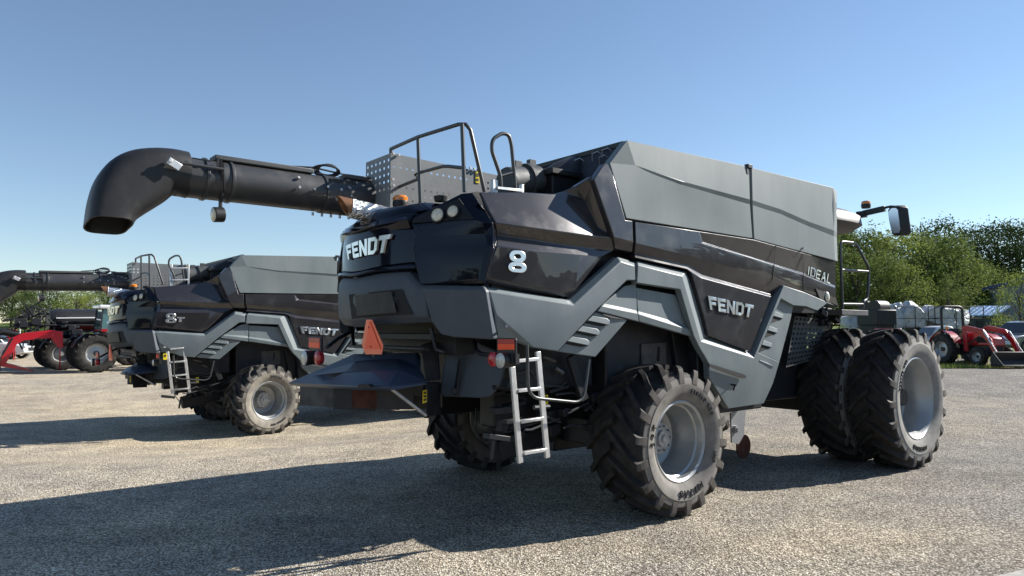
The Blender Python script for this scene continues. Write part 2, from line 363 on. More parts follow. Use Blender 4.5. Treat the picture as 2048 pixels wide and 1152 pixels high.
def wheel(parent,loc,kind,side,dirt=0,steer=0):
    """kind 'rear'|'front'|'inner'; side -1 right, +1 left"""
    rear=kind=='rear'
    Rt,W,rr,lugs,lh,de=(.80,.71,.405,18,.062,R(24)) if rear else (1.0,.62,.56,20,.065,R(20))
    e=bpy.data.objects.new('wheel',None); COL.objects.link(e); e.parent=parent; e.location=loc; e.rotation_euler=(0,R(random.uniform(0,18)),steer)
    T,L,Wm=tyre_mesh(Rt,W,rr,lugs,lh,de)
    rubber,wallm=(MT['rub2'],MT['wall2']) if dirt==2 else (MT['rub'],MT['wall'] if rear else MT['wall3'])
    body=MB(); body.add(T.v,T.f); body.add(L.v,L.f); nt=len(body.f); body.add(Wm.v,Wm.f)
    t=body.build('tyre',[rubber,wallm,MT['lugend']],e,smooth=32,weld=False)
    for i,p in enumerate(t.data.polygons): p.material_index=1 if i>=nt else 0
    # shoulder ends of the lugs are dusty like the sidewall
    nT=len(T.f)
    for i in range(nT,nt):
        if (i-nT)%20 in (12,13,14,15,16,17,19): t.data.polygons[i].material_index=2
    o=side*1.0; hw=W/2; m=MB()
    if rear:
        prof=[(hw*.78,rr+.022),(hw*.83,rr+.026),(hw*.85,rr+.012),(hw*.80,rr-.012),(hw*.62,rr-.022),(hw*.58,rr-.04),(hw*.2,rr-.055),(hw*.1,rr-.075),(-.07,rr-.085),(-.10,rr-.12),(-.105,.2),(-.06,.17),(-.06,.11)]
        m.lathe([(o*a,r) for a,r in prof],(0,0,0),(0,1,0),64)
        m.lathe([(-o*a,r) for a,r in prof[:8]],(0,0,0),(0,1,0),64)
        m.build('rim',MT['rim'],e,smooth=40)
        h=MB().cyl((0,-o*.07,0),(0,o*.035,0),.165,28).cyl((0,o*.035,0),(0,o*.075,0),.09,20).cyl((0,o*.075,0),(0,o*.095,0),.04,12)
        for k in range(10): a=2*PI*k/10; h.cyl((.135*math.cos(a),o*.03,.135*math.sin(a)),(.135*math.cos(a),o*.068,.135*math.sin(a)),.014,6)
        h.build('hub',MT['steel'],e,smooth=35)
    else:
        inn=kind=='inner'
        prof=[(hw*.78,rr+.02),(hw*.84,rr+.026),(hw*.86,rr+.008),(hw*.78,rr-.018),(hw*.6,rr-.026),(hw*.5,rr-.05),(0,rr-.07),(-hw*.3,rr-.08),(-hw*.38,rr-.12),(-hw*.40,.2),(-hw*.36,.16)]
        if inn: prof=prof[:7]
        m.lathe([(o*a,r) for a,r in prof],(0,0,0),(0,1,0),72)
        m.lathe([(-o*a,r) for a,r in prof[:6]],(0,0,0),(0,1,0),72)
        m.lathe([(-o*hw*.40,.56-.11),(-o*hw*.40,.02)],(0,0,0),(0,1,0),40)
        m.build('rim',MT['rim'],e,smooth=40)
        if not inn:
            h=MB().cyl((0,-o*hw*.4,0),(0,-o*hw*.15,0),.14,24)
            for k in range(10): a=2*PI*k/10; h.cyl((.2*math.cos(a),-o*hw*.41,.2*math.sin(a)),(.2*math.cos(a),-o*hw*.24,.2*math.sin(a)),.016,6)
            h.build('hub',MT['steel'],e,smooth=35)
    if side<0 and kind!='inner':
        yy=-hw*1.02-.002
        if rear and dirt!=2:
            ring_text(MB(),'710/60 R30',.53,R(36),.075,yy,-1,.006).build('lettering',MT['letter'],e,smooth=0); ring_text(MB(),'IMP',.53,R(112),.075,yy,-1,.006).build('lettering',MT['letter'],e,smooth=0); ring_text(MB(),'MITAS',.53,R(172),.11,yy,-1,.006,1.15).build('lettering',MT['letter'],e,smooth=0); ring_text(MB(),'SFT',.53,R(-78),.08,yy,-1,.006,1.6).build('lettering',MT['letter'],e,smooth=0)
        elif rear:
            ring_text(MB(),'MITAS',.53,R(15),.085,yy,-1,.006).build('lettering',MT['letter'],e,smooth=0); ring_text(MB(),'710/60 R30',.53,R(160),.06,yy,-1,.006).build('lettering',MT['letter'],e,smooth=0)
        else:
            ring_text(MB(),'620/70 R42',.70,R(-58),.075,yy,-1,.006).build('lettering',MT['letter'],e,smooth=0); ring_text(MB(),'MEGAXBIB',.70,R(188),.085,yy,-1,.006).build('lettering',MT['letter'],e,smooth=0)
        e.rotation_euler=(0,0,steer)
    return e
# ------------------------------------------------------------------ the combine harvester
def make_combine():
    K=bpy.data.objects.new('combine_harvester',None); COL.objects.link(K)
    K.matrix_world=M1
    def core(poly,y0,y1,name,m): MB().prism([(x,y0,z) for x,z in poly],(0,y1-y0,0)).build(name,m,K,bevel=.01)
    # inner bodies the panels hang on
    core([(-2.1,1.95),(-2.1,3.12),(-.7,3.14),(-.45,3.2),(4.0,3.0),(4.0,2.35),(2.5,2.3),(1.75,1.0),(.75,.95),(.55,2.0),(-.2,2.2),(-1.0,1.85)],-1.36,1.4,'body_core',MT['dark'])
    # ---- tank side panels
    def tank(o0,lo):
        pass
    a=S(1219,325,-.05); 
    V=[S(1254.5,280.5,-.01),S(1498,333.5,-.01),S(1500,399,.016),S(1500,409,.0),S(1505,476.5,0),S(1253,436.5,0),S(1219.5,326,-.04),S(1295,339,.0),S(1364,362.5,.012),S(1366,369,-.003),S(1394,459,-.001),S(1437,348,.03)]
    V[11]=S(1420,381.5,-.005)
    F=[(0,1,2,8,7),(0,7,6),(6,7,9,10,5),(7,8,9),(8,2,3,9),(9,3,4,10)]
    shell(V,F,(0,.09,0)).build('tank_panel',MT['tank'],K,bevel=.005,smooth=3)
    V=[S(1503.5,335.5,-.01),S(1666,375,-.01),S(1674,383,-.06),S(1674,404,-.02),S(1671,407,.02),S(1505,400.5,.016),S(1561,418.5,.016),S(1617,443,.016),S(1668,461,.014),
       S(1505,410.5,.0),S(1560,427.5,.0),S(1611,450,-.002),S(1668,472.5,-.004),S(1674,466,-.03),S(1674,477,-.06),S(1670,521,.0),S(1508.5,478,0),S(1675.5,523,-.05)]
    F=[(0,1,4,8,7,6,5),(1,2,3,4),(4,3,13,8),(5,6,10,9),(6,7,11,10),(7,8,12,11),(8,13,14,12),(9,10,11,12,15,16),(12,14,17,15)]
    shell(V,F,(0,.1,0)).build('tank_panel',MT['tank'],K,bevel=.005,smooth=3)
    # left hand copies seen only from the other side, tank box and its rear wall
    zt=3.93
    core([(-.42,3.1),(-.42,3.85),(4.1,zt-.06),(4.1,2.95)],-1.46,1.46,'grain_tank',MT['dark'])
    MB().prism([(-.42,1.62,3.97),(4.1,1.62,4.0),(4.05,1.62,2.95),(-.55,1.62,3.1),(-.75,1.62,3.66)],(0,-.08,0)).build('tank_panel',MT['tank'],K,bevel=.01)
    for x0,x1 in((-.25,1.9),(1.95,4.1)):
        MB().bb((x0,-1.40,3.93),(x1,1.45,3.955)).build('tank_cover',MT['matte'],K)
    # tank rear rim: plate sloping back from the top edge, along y
    p0=S(1252,282,-.10); q0=YP(1070,345,1.35)
    MB().quad((p0.x,-1.5,p0.z-.01),(p0.x,1.5,p0.z-.01),(-.62,1.5,3.55),(-.62,-1.5,3.55)).prism([(p0.x-.03,-1.5,p0.z),(p0.x-.03,-1.5,p0.z-.05),(p0.x+.02,-1.5,p0.z-.05),(p0.x+.02,-1.5,p0.z)],(0,3.0,0)).build('tank_rear_wall',MT['matte'],K)
    m=MB()
    for px,py in((1192,304),(1212,297),(1206,311),(1157,317)):
        c=XP(px,py,-.5); m.tube([c+Vector((0,.05,-.09)),c+Vector((-.03,.03,-.02)),c+Vector((0,-.02,0)),c+Vector((.05,-.04,-.03))],.008,6)
    m.each('tarp_hook',MT['steel'],K)
    # tank hinge catch on top between the two panels and its latch pin
    c=S(1497,333,-.02); MB().box(c,(.10,.06,.05)).box(c+Vector((-.05,-.01,-.06)),(.05,.02,.10)).build('cover_catch',MT['dark'],K,bevel=.006)
    c=S(1607,496,.02); MB().cyl(c+Vector((0,.03,0)),c+Vector((0,-.03,0)),.012,8).box(c+Vector((-.02,-.02,-.01)),(.05,.015,.02)).build('panel_pin',MT['steel'],K)
    # ---- engine hood flank (gloss) with the swoosh into the pillar
    P=[(960,384.6,-.16),(1052,384.6,-.15),(1108,388,-.155),   #0-2 top edge
       (975,414.5,-.085),(992,446,-.005),                      #3,4
       (1085,458.5,-.004),(1177,471,-.012),                     #5,6 crease
       (994.5,470,-.085),(1072,481,-.085),(1150,493,-.08),(1228,500,-.07),  #7-10 lower band
       (993.5,492,.0),(1070,502,.0),(1160,510,-.02),(1205,513,-.06),        #11-14
       (984,518,-.005),(976,545,-.01),(973.2,556,-.015),                    #15-17
       (1060,573,-.015),(1134,584,-.02),(1150,578,-.03),                   #18-20
       (973,567,-.065),(1060,583,-.065),(1137,594.5,-.065),(1147,587,-.06), #21-24
       (1126,383,-.19),(1151,372.3,-.17),(1185,352,-.05),(1228,475.5,-.015),(1168,398,-.20),(1196,455,-.12)] #25-30
    V=[S(*p) for p in P]
    F=[(0,1,5,4,3),(1,2,6,5),(4,5,8,7),(5,6,9,8),(6,28,10,9),(7,8,12,11),(8,9,13,12),(9,10,14,13),(11,12,18,17,16,15),(12,13,20,19,18),(13,14,20),(17,18,22,21),(18,19,23,22),(19,20,24,23),(14,24,20),
       (2,25,29,6),(25,26,29),(26,27,29),(29,27,30),(6,29,30),(27,28,30),(6,30,28)]
    shell(V,F,(0,.06,0)).build('engine_hood_panel',MT['paint'],K,bevel=.009,smooth=24)
    # pillar in front of the hood
    V=[S(1208.5,327.5,-.05),S(1220,324.5,-.05),S(1251,440,.02),S(1265.5,442,.02),S(1267,484,.02),S(1228.5,475.5,.02),S(1188,358,.0),S(1229.5,497.5,-.05),S(1264.5,505.5,-.05),S(1185,352,-.06)]
    shell(V,[(0,1,2,5,6),(2,3,4,5),(5,4,8,7)],(0,.07,0)).build('corner_pillar',MT['paint'],K,bevel=.008,smooth=24)
    # ---- main gloss side panel
    P=[(1270.5,443.5,.02),(1398.6,463,.02),(1507,479.5,.02),(1606,506,.0),(1671,524,-.03),   #0-4 top
       (1403,486,.02),(1500,514.5,.022),(1606,549.5,.022),(1671,575.5,.0),                    #5-8 ledge line
       (1405,484,-.03),(1606,546.5,-.03),(1671,572.5,-.05),                                   #9-11 recess foot
       (1272,487,.022),(1397,517,.024),(1540,556,.025),(1606,580,.025),(1673,600,.01),         #12-16
       (1269.5,507,-.045),(1376,531,-.045),(1404,550,-.04),(1543,589,-.035),                   #17-20
       (1270,515,.0),(1374,538,.0),(1384,546,.0),(1403,556,.012),(1542,594,.012),               #21-25
       (1410,640,.018),(1417,671,.026),(1500,703,.026),(1563,571,.02),(1609,582,.02),(1677.5,612,.0),(1400.5,467.5,-.03)]
    V=[S(*p) for p in P]
    F=[(0,1,5,13,12),(32,2,6,5) if 0 else (1,2,3,10,9),(1,9,5),(3,4,11,10),(5,9,10,7,6),(7,10,11,8),(5,6,14,13),(6,7,15,14),(7,8,16,15),(12,13,18,17),(13,14,20,19,18),(14,15,30,29),(14,29,20),(15,16,31,30),(17,18,22,21),(18,19,24,23,22),(19,20,25,24),(23,24,26),(24,25,28,27,26),(20,29,25)]
    shell(V,F,(0,.07,0)).build('side_panel',MT['paint'],K,bevel=.007,smooth=24)
    # work light set in its front corner
    V=[S(1632,577,.034),S(1658.5,588.5,.03),S(1662,606,.03),S(1640.5,599,.034)]
    MB().prism(V,(0,.02,0)).build('lamp_recess',MT['black'],K,weld=False)
    c=S(1654,594,.03); MB().ball(c,(.055,.03,.075),16,10).build('work_light',MT['cream'],K)
    # panel seams
    m=MB()
    for pts in([(1552,491,.012),(1548,535,.028),(1543,575,.03)],[(1606.5,508,.004),(1607,549,.03),(1608,582,.032)]):
        q=[S(*p) for p in pts]; m=MB()
        for a,b in zip(q,q[1:]): m.bar(a,b,.006,.006,up=(0,1,0))
        m.build('panel_seam',MT['black'],K)
    # ---- grey wheel-arch frames
    P=[(971,573,-.05),(1138.6,600,-.05),(1235,513.5,-.05),(1269.5,524,-.05),     #0-3 upper rim
       (978,584,.0),(1148,610,.01),(1241,523,.02),(1270,532,.02),                #4-7 chamfer foot
       (1272,560.5,.02),(1254.5,560.5,.02),                                     #8,9
       (991,629,.005),(1109,645,.03),(1190,623,.03),                              #10-12
       (993,674,-.05),(1035,682,-.05),(1066.5,694.5,.0),(1116,702.6,.02)]        #13-16
    V=[S(*p) for p in P]
    F=[(0,1,5,4),(1,2,6,5),(2,3,7,6),(6,7,8,9),(5,6,9,12),(4,5,11,10),(5,12,11),(11,12,16),(11,16,15),(10,11,15),(10,15,14),(10,14,13)]
    shell(V,F,(0,.07,0)).build('rear_fender',MT['grey'],K,bevel=.01,smooth=22)
    # louvred flap below it
    P=[(1116,702.6,-.02),(1195,620,-.02),(1205,609,-.02),(1254.6,640,-.02),(1191,714,-.02)]
    V=[S(*p) for p in P]; shell(V,[(0,1,3,4)] ,(0,.05,0)).build('vent_flap',MT['grey'],K,bevel=.006)
    m=MB(); d=MB()
    for i in range(3):
        ox,oy=-20.4*i,20.6*i
        A=[(1185,631.5),(1214,636.5),(1220,642),(1218,650),(1174,641)]
        top=[S(x+ox,y+oy,.006) for x,y in A]; bot=[S(x+ox,y+oy,-.025) for x,y in A]
        top[0]=S(1185+ox,631.5+oy,-.006); top[1]=S(1214+ox,636.5+oy,-.006); top[2]=S(1220+ox,642+oy,-.006)
        m.add(top+bot,[(0,1,2,3,4)]+[(k,(k+1)%5,5+(k+1)%5,5+k) for k in range(5)])
        B=[(1172.5,641.6),(1217,650.8),(1203,652.5),(1167.5,645.5)]
        d.prism([S(x+ox,y+oy,-.012) for x,y in B],(0,.01,0))
    B=[(1190,624),(1196,621),(1253,639),(1224,636)]
    d.prism([S(x,y,-.014) for x,y in B],(0,.01,0))
    m.each('louvre',MT['grey'],K,bevel=.006,smooth=40); d.each('louvre_slot',MT['black'],K)
    # recessed panel under the arch top (rear and front of the seam)
    P=[(1249,572,-.05),(1272,566,-.05),(1274,622,-.03),(1207,608,-.03),(1275.5,627,.0),(1204,612,.0),(1277.5,643,.0),(1195,622,.0)]
    V=[S(*p) for p in P]; shell(V,[(0,1,2,3),(3,2,4,5),(5,4,6,7)],(0,.05,0)).build('arch_panel',MT['grey'],K,bevel=.006,smooth=20)
    P=[(1271.6,575,-.05),(1351,589.5,-.05),(1358,610,-.05),(1370.5,650.5,-.04),(1276,622.5,-.04),(1380,660,.0),(1276.5,628,.0),(1385,673,-.01),(1279,643,-.01)]
    V=[S(*p) for p in P]; shell(V,[(0,1,2,3,4),(4,3,5,6),(6,5,7,8)],(0,.05,0)).build('arch_panel',MT['grey'],K,bevel=.006,smooth=20)
    P=[(1275,522,-.05),(1371.5,543.5,-.05),(1379,560,-.05),(1416.5,673,-.05),(1500,704.5,-.05),(1502,700,-.05),(1542,593,-.04),(1563.5,569.5,-.01), #0-7 rim
       (1276,530,.03),(1364,552,.03),(1404,683,.04),(1508.5,716,.04),(1552,607,.05),(1567.5,571,.05),                                               #8-13
       (1274,566,.03),(1361,579,.03),(1388,672.5,.03),                                                                                             #14-16 inner edge
       (1400,697,.035),(1413,718,.035),(1418,728,.03),(1508.5,747,.04),(1419,756,.0),(1457,817.5,-.04),(1527.7,807,-.02),(1546,767,.01),           #17-24
       (1517,705,.05),(1559,724,.04),(1561.7,597,.05),(1587,611,.05),(1612,613,.05),(1635,621.5,.045),(1655,606,.04),(1677.5,614,.03),(1608.5,584,.05)]
    V=[S(*p) for p in P]
    V+= [S(1581,640,.02)]
    F=[(0,1,9,8),(1,2,9),(2,3,10,9),(3,4,11,10),(4,5,6,12,11),(6,7,13,12),(8,9,15,14),(9,10,17,16,15),(10,11,20,19,18,17),(19,20,23,22,21),(20,11,25,26,24),(20,24,23),(11,12,27,25),(12,13,27),(13,33,29,28,27),(33,32,31,30,29)]
    shell(V,F,(0,.08,0)).build('front_fender',MT['grey'],K,bevel=.01,smooth=20)
    # recess of the front arm with its three triangular vents
    V=[S(1561.7,597,.0),S(1587,611,.0),S(1581,640,-.0),S(1559,724,.01),S(1517,705,-.0)]
    shell(V,[(0,1,2,3,4)],(0,.04,0)).build('vent_arm',MT['grey'],K,bevel=.006)
    m=MB(); d=MB()
    for i in range(3):
        ox,oy=-11.3*i,28.9*i
        d.prism([S(x+ox,y+oy,.003) for x,y in((1547,631.5),(1566,637.5),(1541,646.5))],(0,.002,0))
        m.prism([S(1550.5+ox,622.5+oy,.008),S(1566.5+ox,629+oy,.008),S(1566+ox,637+oy,.018),S(1547+ox,631.5+oy,.018)],(0,.03,0))
    m.prism([S(1517,712.5,.03),S(1548,734,.045),S(1520,722,.045)],(0,.03,0))
    m.each('vent_rib',MT['grey'],K,bevel=.004,smooth=0); d.each('vent_opening',MT['black'],K)
    # long slot pressed into the fender and the little latch
    MB().prism([S(1418,727,.052),S(1419,733,.052),S(1481,756,.052),S(1491,757,.052),S(1492.5,752,.052),S(1488,749,.052)],(0,.012,0)).build('pressed_slot',MT['black'],K)
    c=S(1470,770,.06); MB().cyl(c+Vector((0,.05,0)),c+Vector((0,-.02,0)),.012,8).bar(c,c+Vector((-.05,-.01,-.06)),.018,.01).build('panel_latch',MT['dark'],K)
    c=S(1013,652,.06); MB().cyl(S(1013,653,-.02),c,.013,10).build('panel_latch',MT['steel'],K)
    # ---- badges
    d=.022
    mb=badge('FENDT',[(1416,591.2),(1508,610.5),(1503,635.5),(1420.5,619)],lambda u,v,o:S(u,v,.012+o),d,gap=.10)
    mb.build('side_lettering',MT['chrome'],K,bevel=.004)
    badge('IDEAL',[(1617,531.5),(1663,550),(1660,568),(1615,549.5)],lambda u,v,o:S(u,v,-.036+o),.016,gap=.25,alt=TH,widths=[.35,1,.9,1,.8]).build('model_lettering',MT['chrome'],K)
    A=S(1016.5,545,.0); B=S(1053,545,.0); 
    def ef(u,v,o):   # u 0..1 across, v 0..1 up
        x=1017+u*37+(1-v)*-.8; y=543.5-v*44+u*(3.0)
        return S(x,y,.004+o)
    m=MB(); ringbox(m,ef,.05,.95,.47,1.,.27,.32,.022); ringbox(m,ef,0,1,0.,.465,.27,.32,.022)
    m.build('number_badge',MT['chrome'],K,bevel=.004)
    sl=[(943.5,384,-.17),(967,416,-.10),(985,446,-.02),(986.6,470,-.09),(986,492,-.02),(978,520,-.02),(970,545,-.02),(967.5,566,-.06),(972,582,-.03),(982,629,-.02),(987,677,-.04)]
    sr=[(961,384,-.17),(977,414,-.10),(994,446,-.02),(997,470,-.09),(996,492,-.02),(987,519,-.02),(979,545,-.02),(976,566,-.06),(982,585,-.03),(993.5,630,-.02),(996,674,-.04)]
    MB().grid([[S(*p) for p in sl],[S(*p) for p in sr]]).build('body_gap',MT['black'],K,smooth=0)
    # ---- rear end: middle panel, corner panels, bumper
    def band(name,m,top,bot,ylim,rows,bev=.006,flip=False,n=28):
        tp=sorted([(RP(*p).y,RP(*p).z) for p in top]); bp=sorted([(RP(*p).y,RP(*p).z) for p in bot])
        def ip(t,y):
            y=-abs(y)
            if y<=t[0][0]: return t[0][1]
            for (a,za),(b,zb) in zip(t,t[1:]):
                if a<=y<=b: return za+(zb-za)*(y-a)/max(b-a,1e-6)
            return t[-1][1]
        ys=[ylim[0]+(ylim[1]-ylim[0])*i/n for i in range(n+1)]
        G=[]
        for t,o in rows: G.append([(rx(y)-o,y,ip(tp,y)+(ip(bp,y)-ip(tp,y))*t) for y in ys])
        mb=MB().grid(G); V=mb.v; F=mb.f
        return shell([Vector(v) for v in V],F,(.06,0,0)).build(name,m,K,bevel=bev,smooth=30)
    band('rear_panel',MT['gloss'],[(807,447),(754,456),(723,464)],[(826,525),(768.4,532),(725,542)],(-.80,.80),[(0,-.02),(.5,.0),(1,.01)])
    band('rear_ledge',MT['gloss'],[(826,525),(768.4,532),(725,542)],[(823,541),(760,545),(722,553)],(-.83,.83),[(0,.0),(.35,.05),(.8,.055),(1,.0)])
    band('hood_lip',MT['gloss'],[(800,428),(750,441),(715,457)],[(807,446),(754,455),(723,463)],(-.74,.74),[(0,-.03),(.45,-.005),(.8,.02),(1,-.015)])
    # bumper below
    band('rear_bumper',MT['bump'],[(838,568),(823,542),(760,546),(722,554)],[(880,668),(863,644),(800,648),(722,654)],(-.93,.93),[(0,.0),(.12,.035),(.5,.045),(.85,.03),(1,-.03)],bev=.012)
    # pressed-in licence plate recess and plate
    q=[RP(699+3,590,.047),RP(803.6,577,.047),RP(826,629,.047),RP(705,638,.047)]
    m=MB()
    def bil(u,v):
        py_=q[0].y*(1-u)+q[1].y*u if v<.5 else q[3].y*(1-u)+q[2].y*u
        return py_
    rowa=[(697.5,589),(750,583.5),(803.6,578)]; rowb=[(703.5,637.5),(764,633),(825,629)]
    G=[[RP(*p,.056) for p in rowa],[RP(*p,.054) for p in rowb]]
    m.grid(G).build('plate_recess',MT['black'],K)
    rowa=[(710,591),(746,586.5),(782.5,582.5)]; rowb=[(713.5,632),(753,628.5),(793,625)]
    MB().grid([[RP(*p,.075) for p in rowa],[RP(*p,.068) for p in rowb]]).build('licence_plate_holder',MT['matte'],K)
    # corner panels (right modelled, left mirrored)
    P=[(823,437,-.03),(923,387,-.13),(944,385,-.16),(984.6,445.6,-.02),(986.4,470,-.055),(986.5,491,.0),(969,567.5,.03),(840.5,568.6,.06),(823,497,.03),(831,474.6,.02),(820,458,-.03),
       (951,440,.01),(967,444,.0),(919.6,394.6,-.1),(823,448,.0),(951,556,.06),(969,468,.0),(978,470,-.02),(976,491,.01),(960,560,.055),(832,438,-.02)]
    V=[CF(*p) for p in P]
    F=[(0,1,13,20),(1,2,12,11,13),(2,3,12),(14,20,11),(20,13,11),(14,11,9,10),(11,12,16,9),(12,3,4,17,16),(9,16,18,15,8),(16,17,18),(17,4,5,18),(8,15,7),(15,19,7),(18,5,6,19,15),(7,19,6),(0,20,14)]
    mb=shell(V,F,(.07,.04,0)); mb.copy().build('rear_corner_panel',MT['gloss'],K,bevel=.006,smooth=22); mb.mirror().build('rear_corner_panel',MT['gloss'],K,bevel=.006,smooth=22)
    # lamp pod triangle + two lamps
    tri=[(826,446,.004),(826.5,438.5,-.018),(918.5,397,-.085),(949,438,.006)]
    mb=MB().prism([CF(*p) for p in tri],CN*.012); mb.copy().build('lamp_pod',MT['black'],K); mb.mirror().build('lamp_pod',MT['black'],K)
    for px,py,ra in((874.8,429.8,.068),(905.5,422.7,.06)):
        c=CF(px,py,.015); n=(CN+Vector((0,0,.12))).normalized()
        mb=MB().lathe([(-.04,ra*1.12),(.012,ra*1.1),(.016,ra*.97),(.006,ra*.94)],c,n,24); mb.build('lamp_ring',MT['matte'],K)
        mb=MB().lathe([(.004,ra*.95),(.014,ra*.6),(.018,.001)],c,n,24); mb.copy().build('reversing_lamp',MT['cream'],K); mb.mirror().build('reversing_lamp',MT['cream'],K)
    # lower corner of the bumper
    P=[(838,568.8,.03),(967,572,.03),(972,582,.055),(986.5,677,.0),(983,679,.0),(905,674,.03),(881,668,.04),(863,643,.045),(846,580,.05),(958,580,.06)]
    V=[CF(*p) for p in P]; F=[(0,1,9,8),(1,2,9),(8,9,2,3,5,6,7),(3,4,5)]
    mb=shell(V,F,(.09,.05,0)); mb.copy().build('bumper_corner',MT['bump'],K,bevel=.012,smooth=20); mb.mirror().build('bumper_corner',MT['bump'],K,bevel=.012,smooth=20)
    # rear badge
    tl,tr,br,bl=[RP(*p) for p in((697.5,492),(788,468.5),(779,505),(702,520))]
    badge('FENDT',[(a.y,a.z) for a in(tl,tr,br,bl)],lambda u,v,o:Vector((rx(u)-.012-o,u,v)),.022,gap=.12).build('rear_lettering',MT['chrome'],K,bevel=.003)
    # hood deck behind the lip, rear top cowl
    core([(-2.45,2.9),(-2.42,2.98),(-2.0,3.08),(-.6,3.16),(-.6,3.0),(-2.3,2.6)],-.62,.62,'hood_deck',MT['gloss'])
    cw=[(rx(y)+.02,y) for y in(-.62,-.5,-.25,0,.25,.5,.62)]
    G=[[Vector((x+.02,y*1.22,2.94)) for x,y in cw],[Vector((x-.0,y*1.18,3.03)) for x,y in cw],[Vector((x+.05,y*1.02,3.10)) for x,y in cw],[Vector((x+.20,y*.85,3.165)) for x,y in cw],[Vector((x+.55,y*.78,3.18)) for x,y in cw],[Vector((x+.9,y*.78,3.12)) for x,y in cw]]
    MB().grid(G).build('hood_cowl',MT['gloss'],K,bevel=.01)
    cy_=[-.70,-.62,-.4,-.2,-.08,-.02]
    G=[[Vector((rx(y)+dx,y if k else y,z)) for k,y in enumerate(cy_)] for dx,z in((.03,3.04),(.05,3.12),(.12,3.19),(.28,3.235),(.6,3.25),(.62,3.05))]
    for g in G: g[0].z-=.07; g[-1].z-=.09
    MB().grid(G).build('hood_cap',MT['gloss'],K,smooth=60)
    # beacons
    def beacon(c,s=1.):
        MB().lathe([(0,.001),(0,.075*s),(.05*s,.085*s),(.075*s,.08*s),(.078*s,.07*s)],c,(0,0,1),24).build('beacon_base',MT['matte'],K)
        MB().lathe([(.076*s,.078*s),(.11*s,.078*s),(.13*s,.06*s),(.136*s,.001)],c,(0,0,1),24).build('beacon',MT['amber'],K)
    b=XP(801,416,-2.35); beacon(Vector(b))
    b=XP(881,403,-2.2); MB().lathe([(0,.001),(0,.06),(.05,.07),(.06,.05),(.062,.001)],b,(0,0,1),18).build('rubber_cap',MT['matte'],K)
    # ---- exhaust
    a=XP(738,425,-2.62); b=YP(700,417,a.y+.02); ax=Vector((-1,.22,.16)).normalized()
    b=a+ax*.33
    pts=[a-ax*.35,a,a+ax*.1,a+ax*.2]; MB().tube(pts,.105,20).build('exhaust_wrap',MT['foil'],K,smooth=60)
    G=[]
    u=Vector((0,0,1))-ax*ax.z; u.normalize(); w=ax.cross(u)
    for r,s in((.1,0),(.098,1),(.085,1),(.085,0)):
        G.append([a+ax*(.18+s*(.09+.085*math.cos(2*PI*k/24)))+(u*math.cos(2*PI*k/24)+w*math.sin(2*PI*k/24))*r for k in range(24)])
    MB().grid(G,closed=True).build('exhaust_tip',MT['rustlt'],K,smooth=60)
    # ---- unloading auger
    ya=.70
    t1,b1=YP(398,313,ya-.03),YP(402,400,ya-.03); t2,b2=YP(680,357,ya-.03),YP(690,428,ya-.03)
    c1=(t1+b1)/2; c2=(t2+b2)/2; ra=((t1-b1).length+(t2-b2).length)/4*.97; c1.y=c2.y=ya; dv=(c2-c1).normalized()
    far=c1+dv*5.2
    MB().tube([c1-dv*.22,far],ra*.985,40).build('auger_tube',MT['auger'],K,smooth=50)
    m=MB()
    for s in(.02,.26): m.tube([c1+dv*s,c1+dv*(s+.03)],ra+.012,40)
    s2=(c2-c1).length
    m.tube([c1+dv*(s2*.83),c1+dv*(s2*.83+.03)],ra+.01,40); m.tube([c1+dv*(s2*.84),far],ra+.008,40)
    m.each('auger_flange',MT['auger'],K,smooth=50,bevel=.004)
    m=MB(); upz=Vector((-dv.z,0,dv.x))
    m.bar(c1+dv*.12+upz*(ra+.02),c1+dv*(s2*.76)+upz*(ra+.02),.20,.05); m.bar(c1+dv*(s2*1.0)+upz*(ra+.02),c1+dv*(s2*1.25)+upz*(ra+.02),.20,.05)
    m.each('auger_cover',MT['box'],K,bevel=.01)
    m=MB(); 
    for k in range(5):
        bz=c1+dv*(s2*(.78+.07*k))-upz*(ra+.01); m.cyl(bz,bz-upz*.035,.014,6)
    for fx,fz in((.83,.2),(.9,-.35),(.93,.15),(1.0,.3),(1.01,-.1),(.97,-.7),(1.06,-.62),(.62,.5),(.62,.0),(.73,-.02)):
        an=fz; d0=Vector((0,-math.cos(an),0))+upz*math.sin(an); p=c1+dv*(s2*fx)+d0*(ra+.008); m.cyl(p,p+d0*.02,.016,6)
    m.each('auger_bolt',MT['steel'],K)
    m=MB(); rr_=random.Random(3)
    ct=c1+dv*(s2*.86)+upz*(ra+.05)
    for k in range(4):
        m.tube([ct+dv*(.16*math.cos(t)*(1-.1*k)+.02*k)+Vector((0,.03*k-.06,0))+upz*(.05*math.sin(t)+.012*k)+Vector((0,-.05*math.sin(t),0)) for t in [2*PI*i/14 for i in range(14)]],.011,6,closed=True)
    m.tube([ct+dv*-.4+Vector((0,-.02,.0)),ct+dv*-.15+Vector((0,-.05,.02)),ct+dv*.3],.01,6)
    m.build('coiled_hose',MT['matte'],K)
    MB().bar(c1+dv*(s2*.86)+Vector((0,-ra*.8,0))+upz*ra*.55,c1+dv*(s2*1.06)+Vector((0,-ra*.8,0))+upz*ra*.55,.03,.09).build('hose_bracket',MT['matte'],K,bevel=.005)
    # spout elbow
    O_=[(374,304),(342,298.5),(302,297),(258,303),(220,322),(191,358),(176,402),(169.5,447)]
    I_=[(372,396),(352,391),(343,392),(328,404),(306,418),(285,431),(269,443),(262,455)]
    G=[]
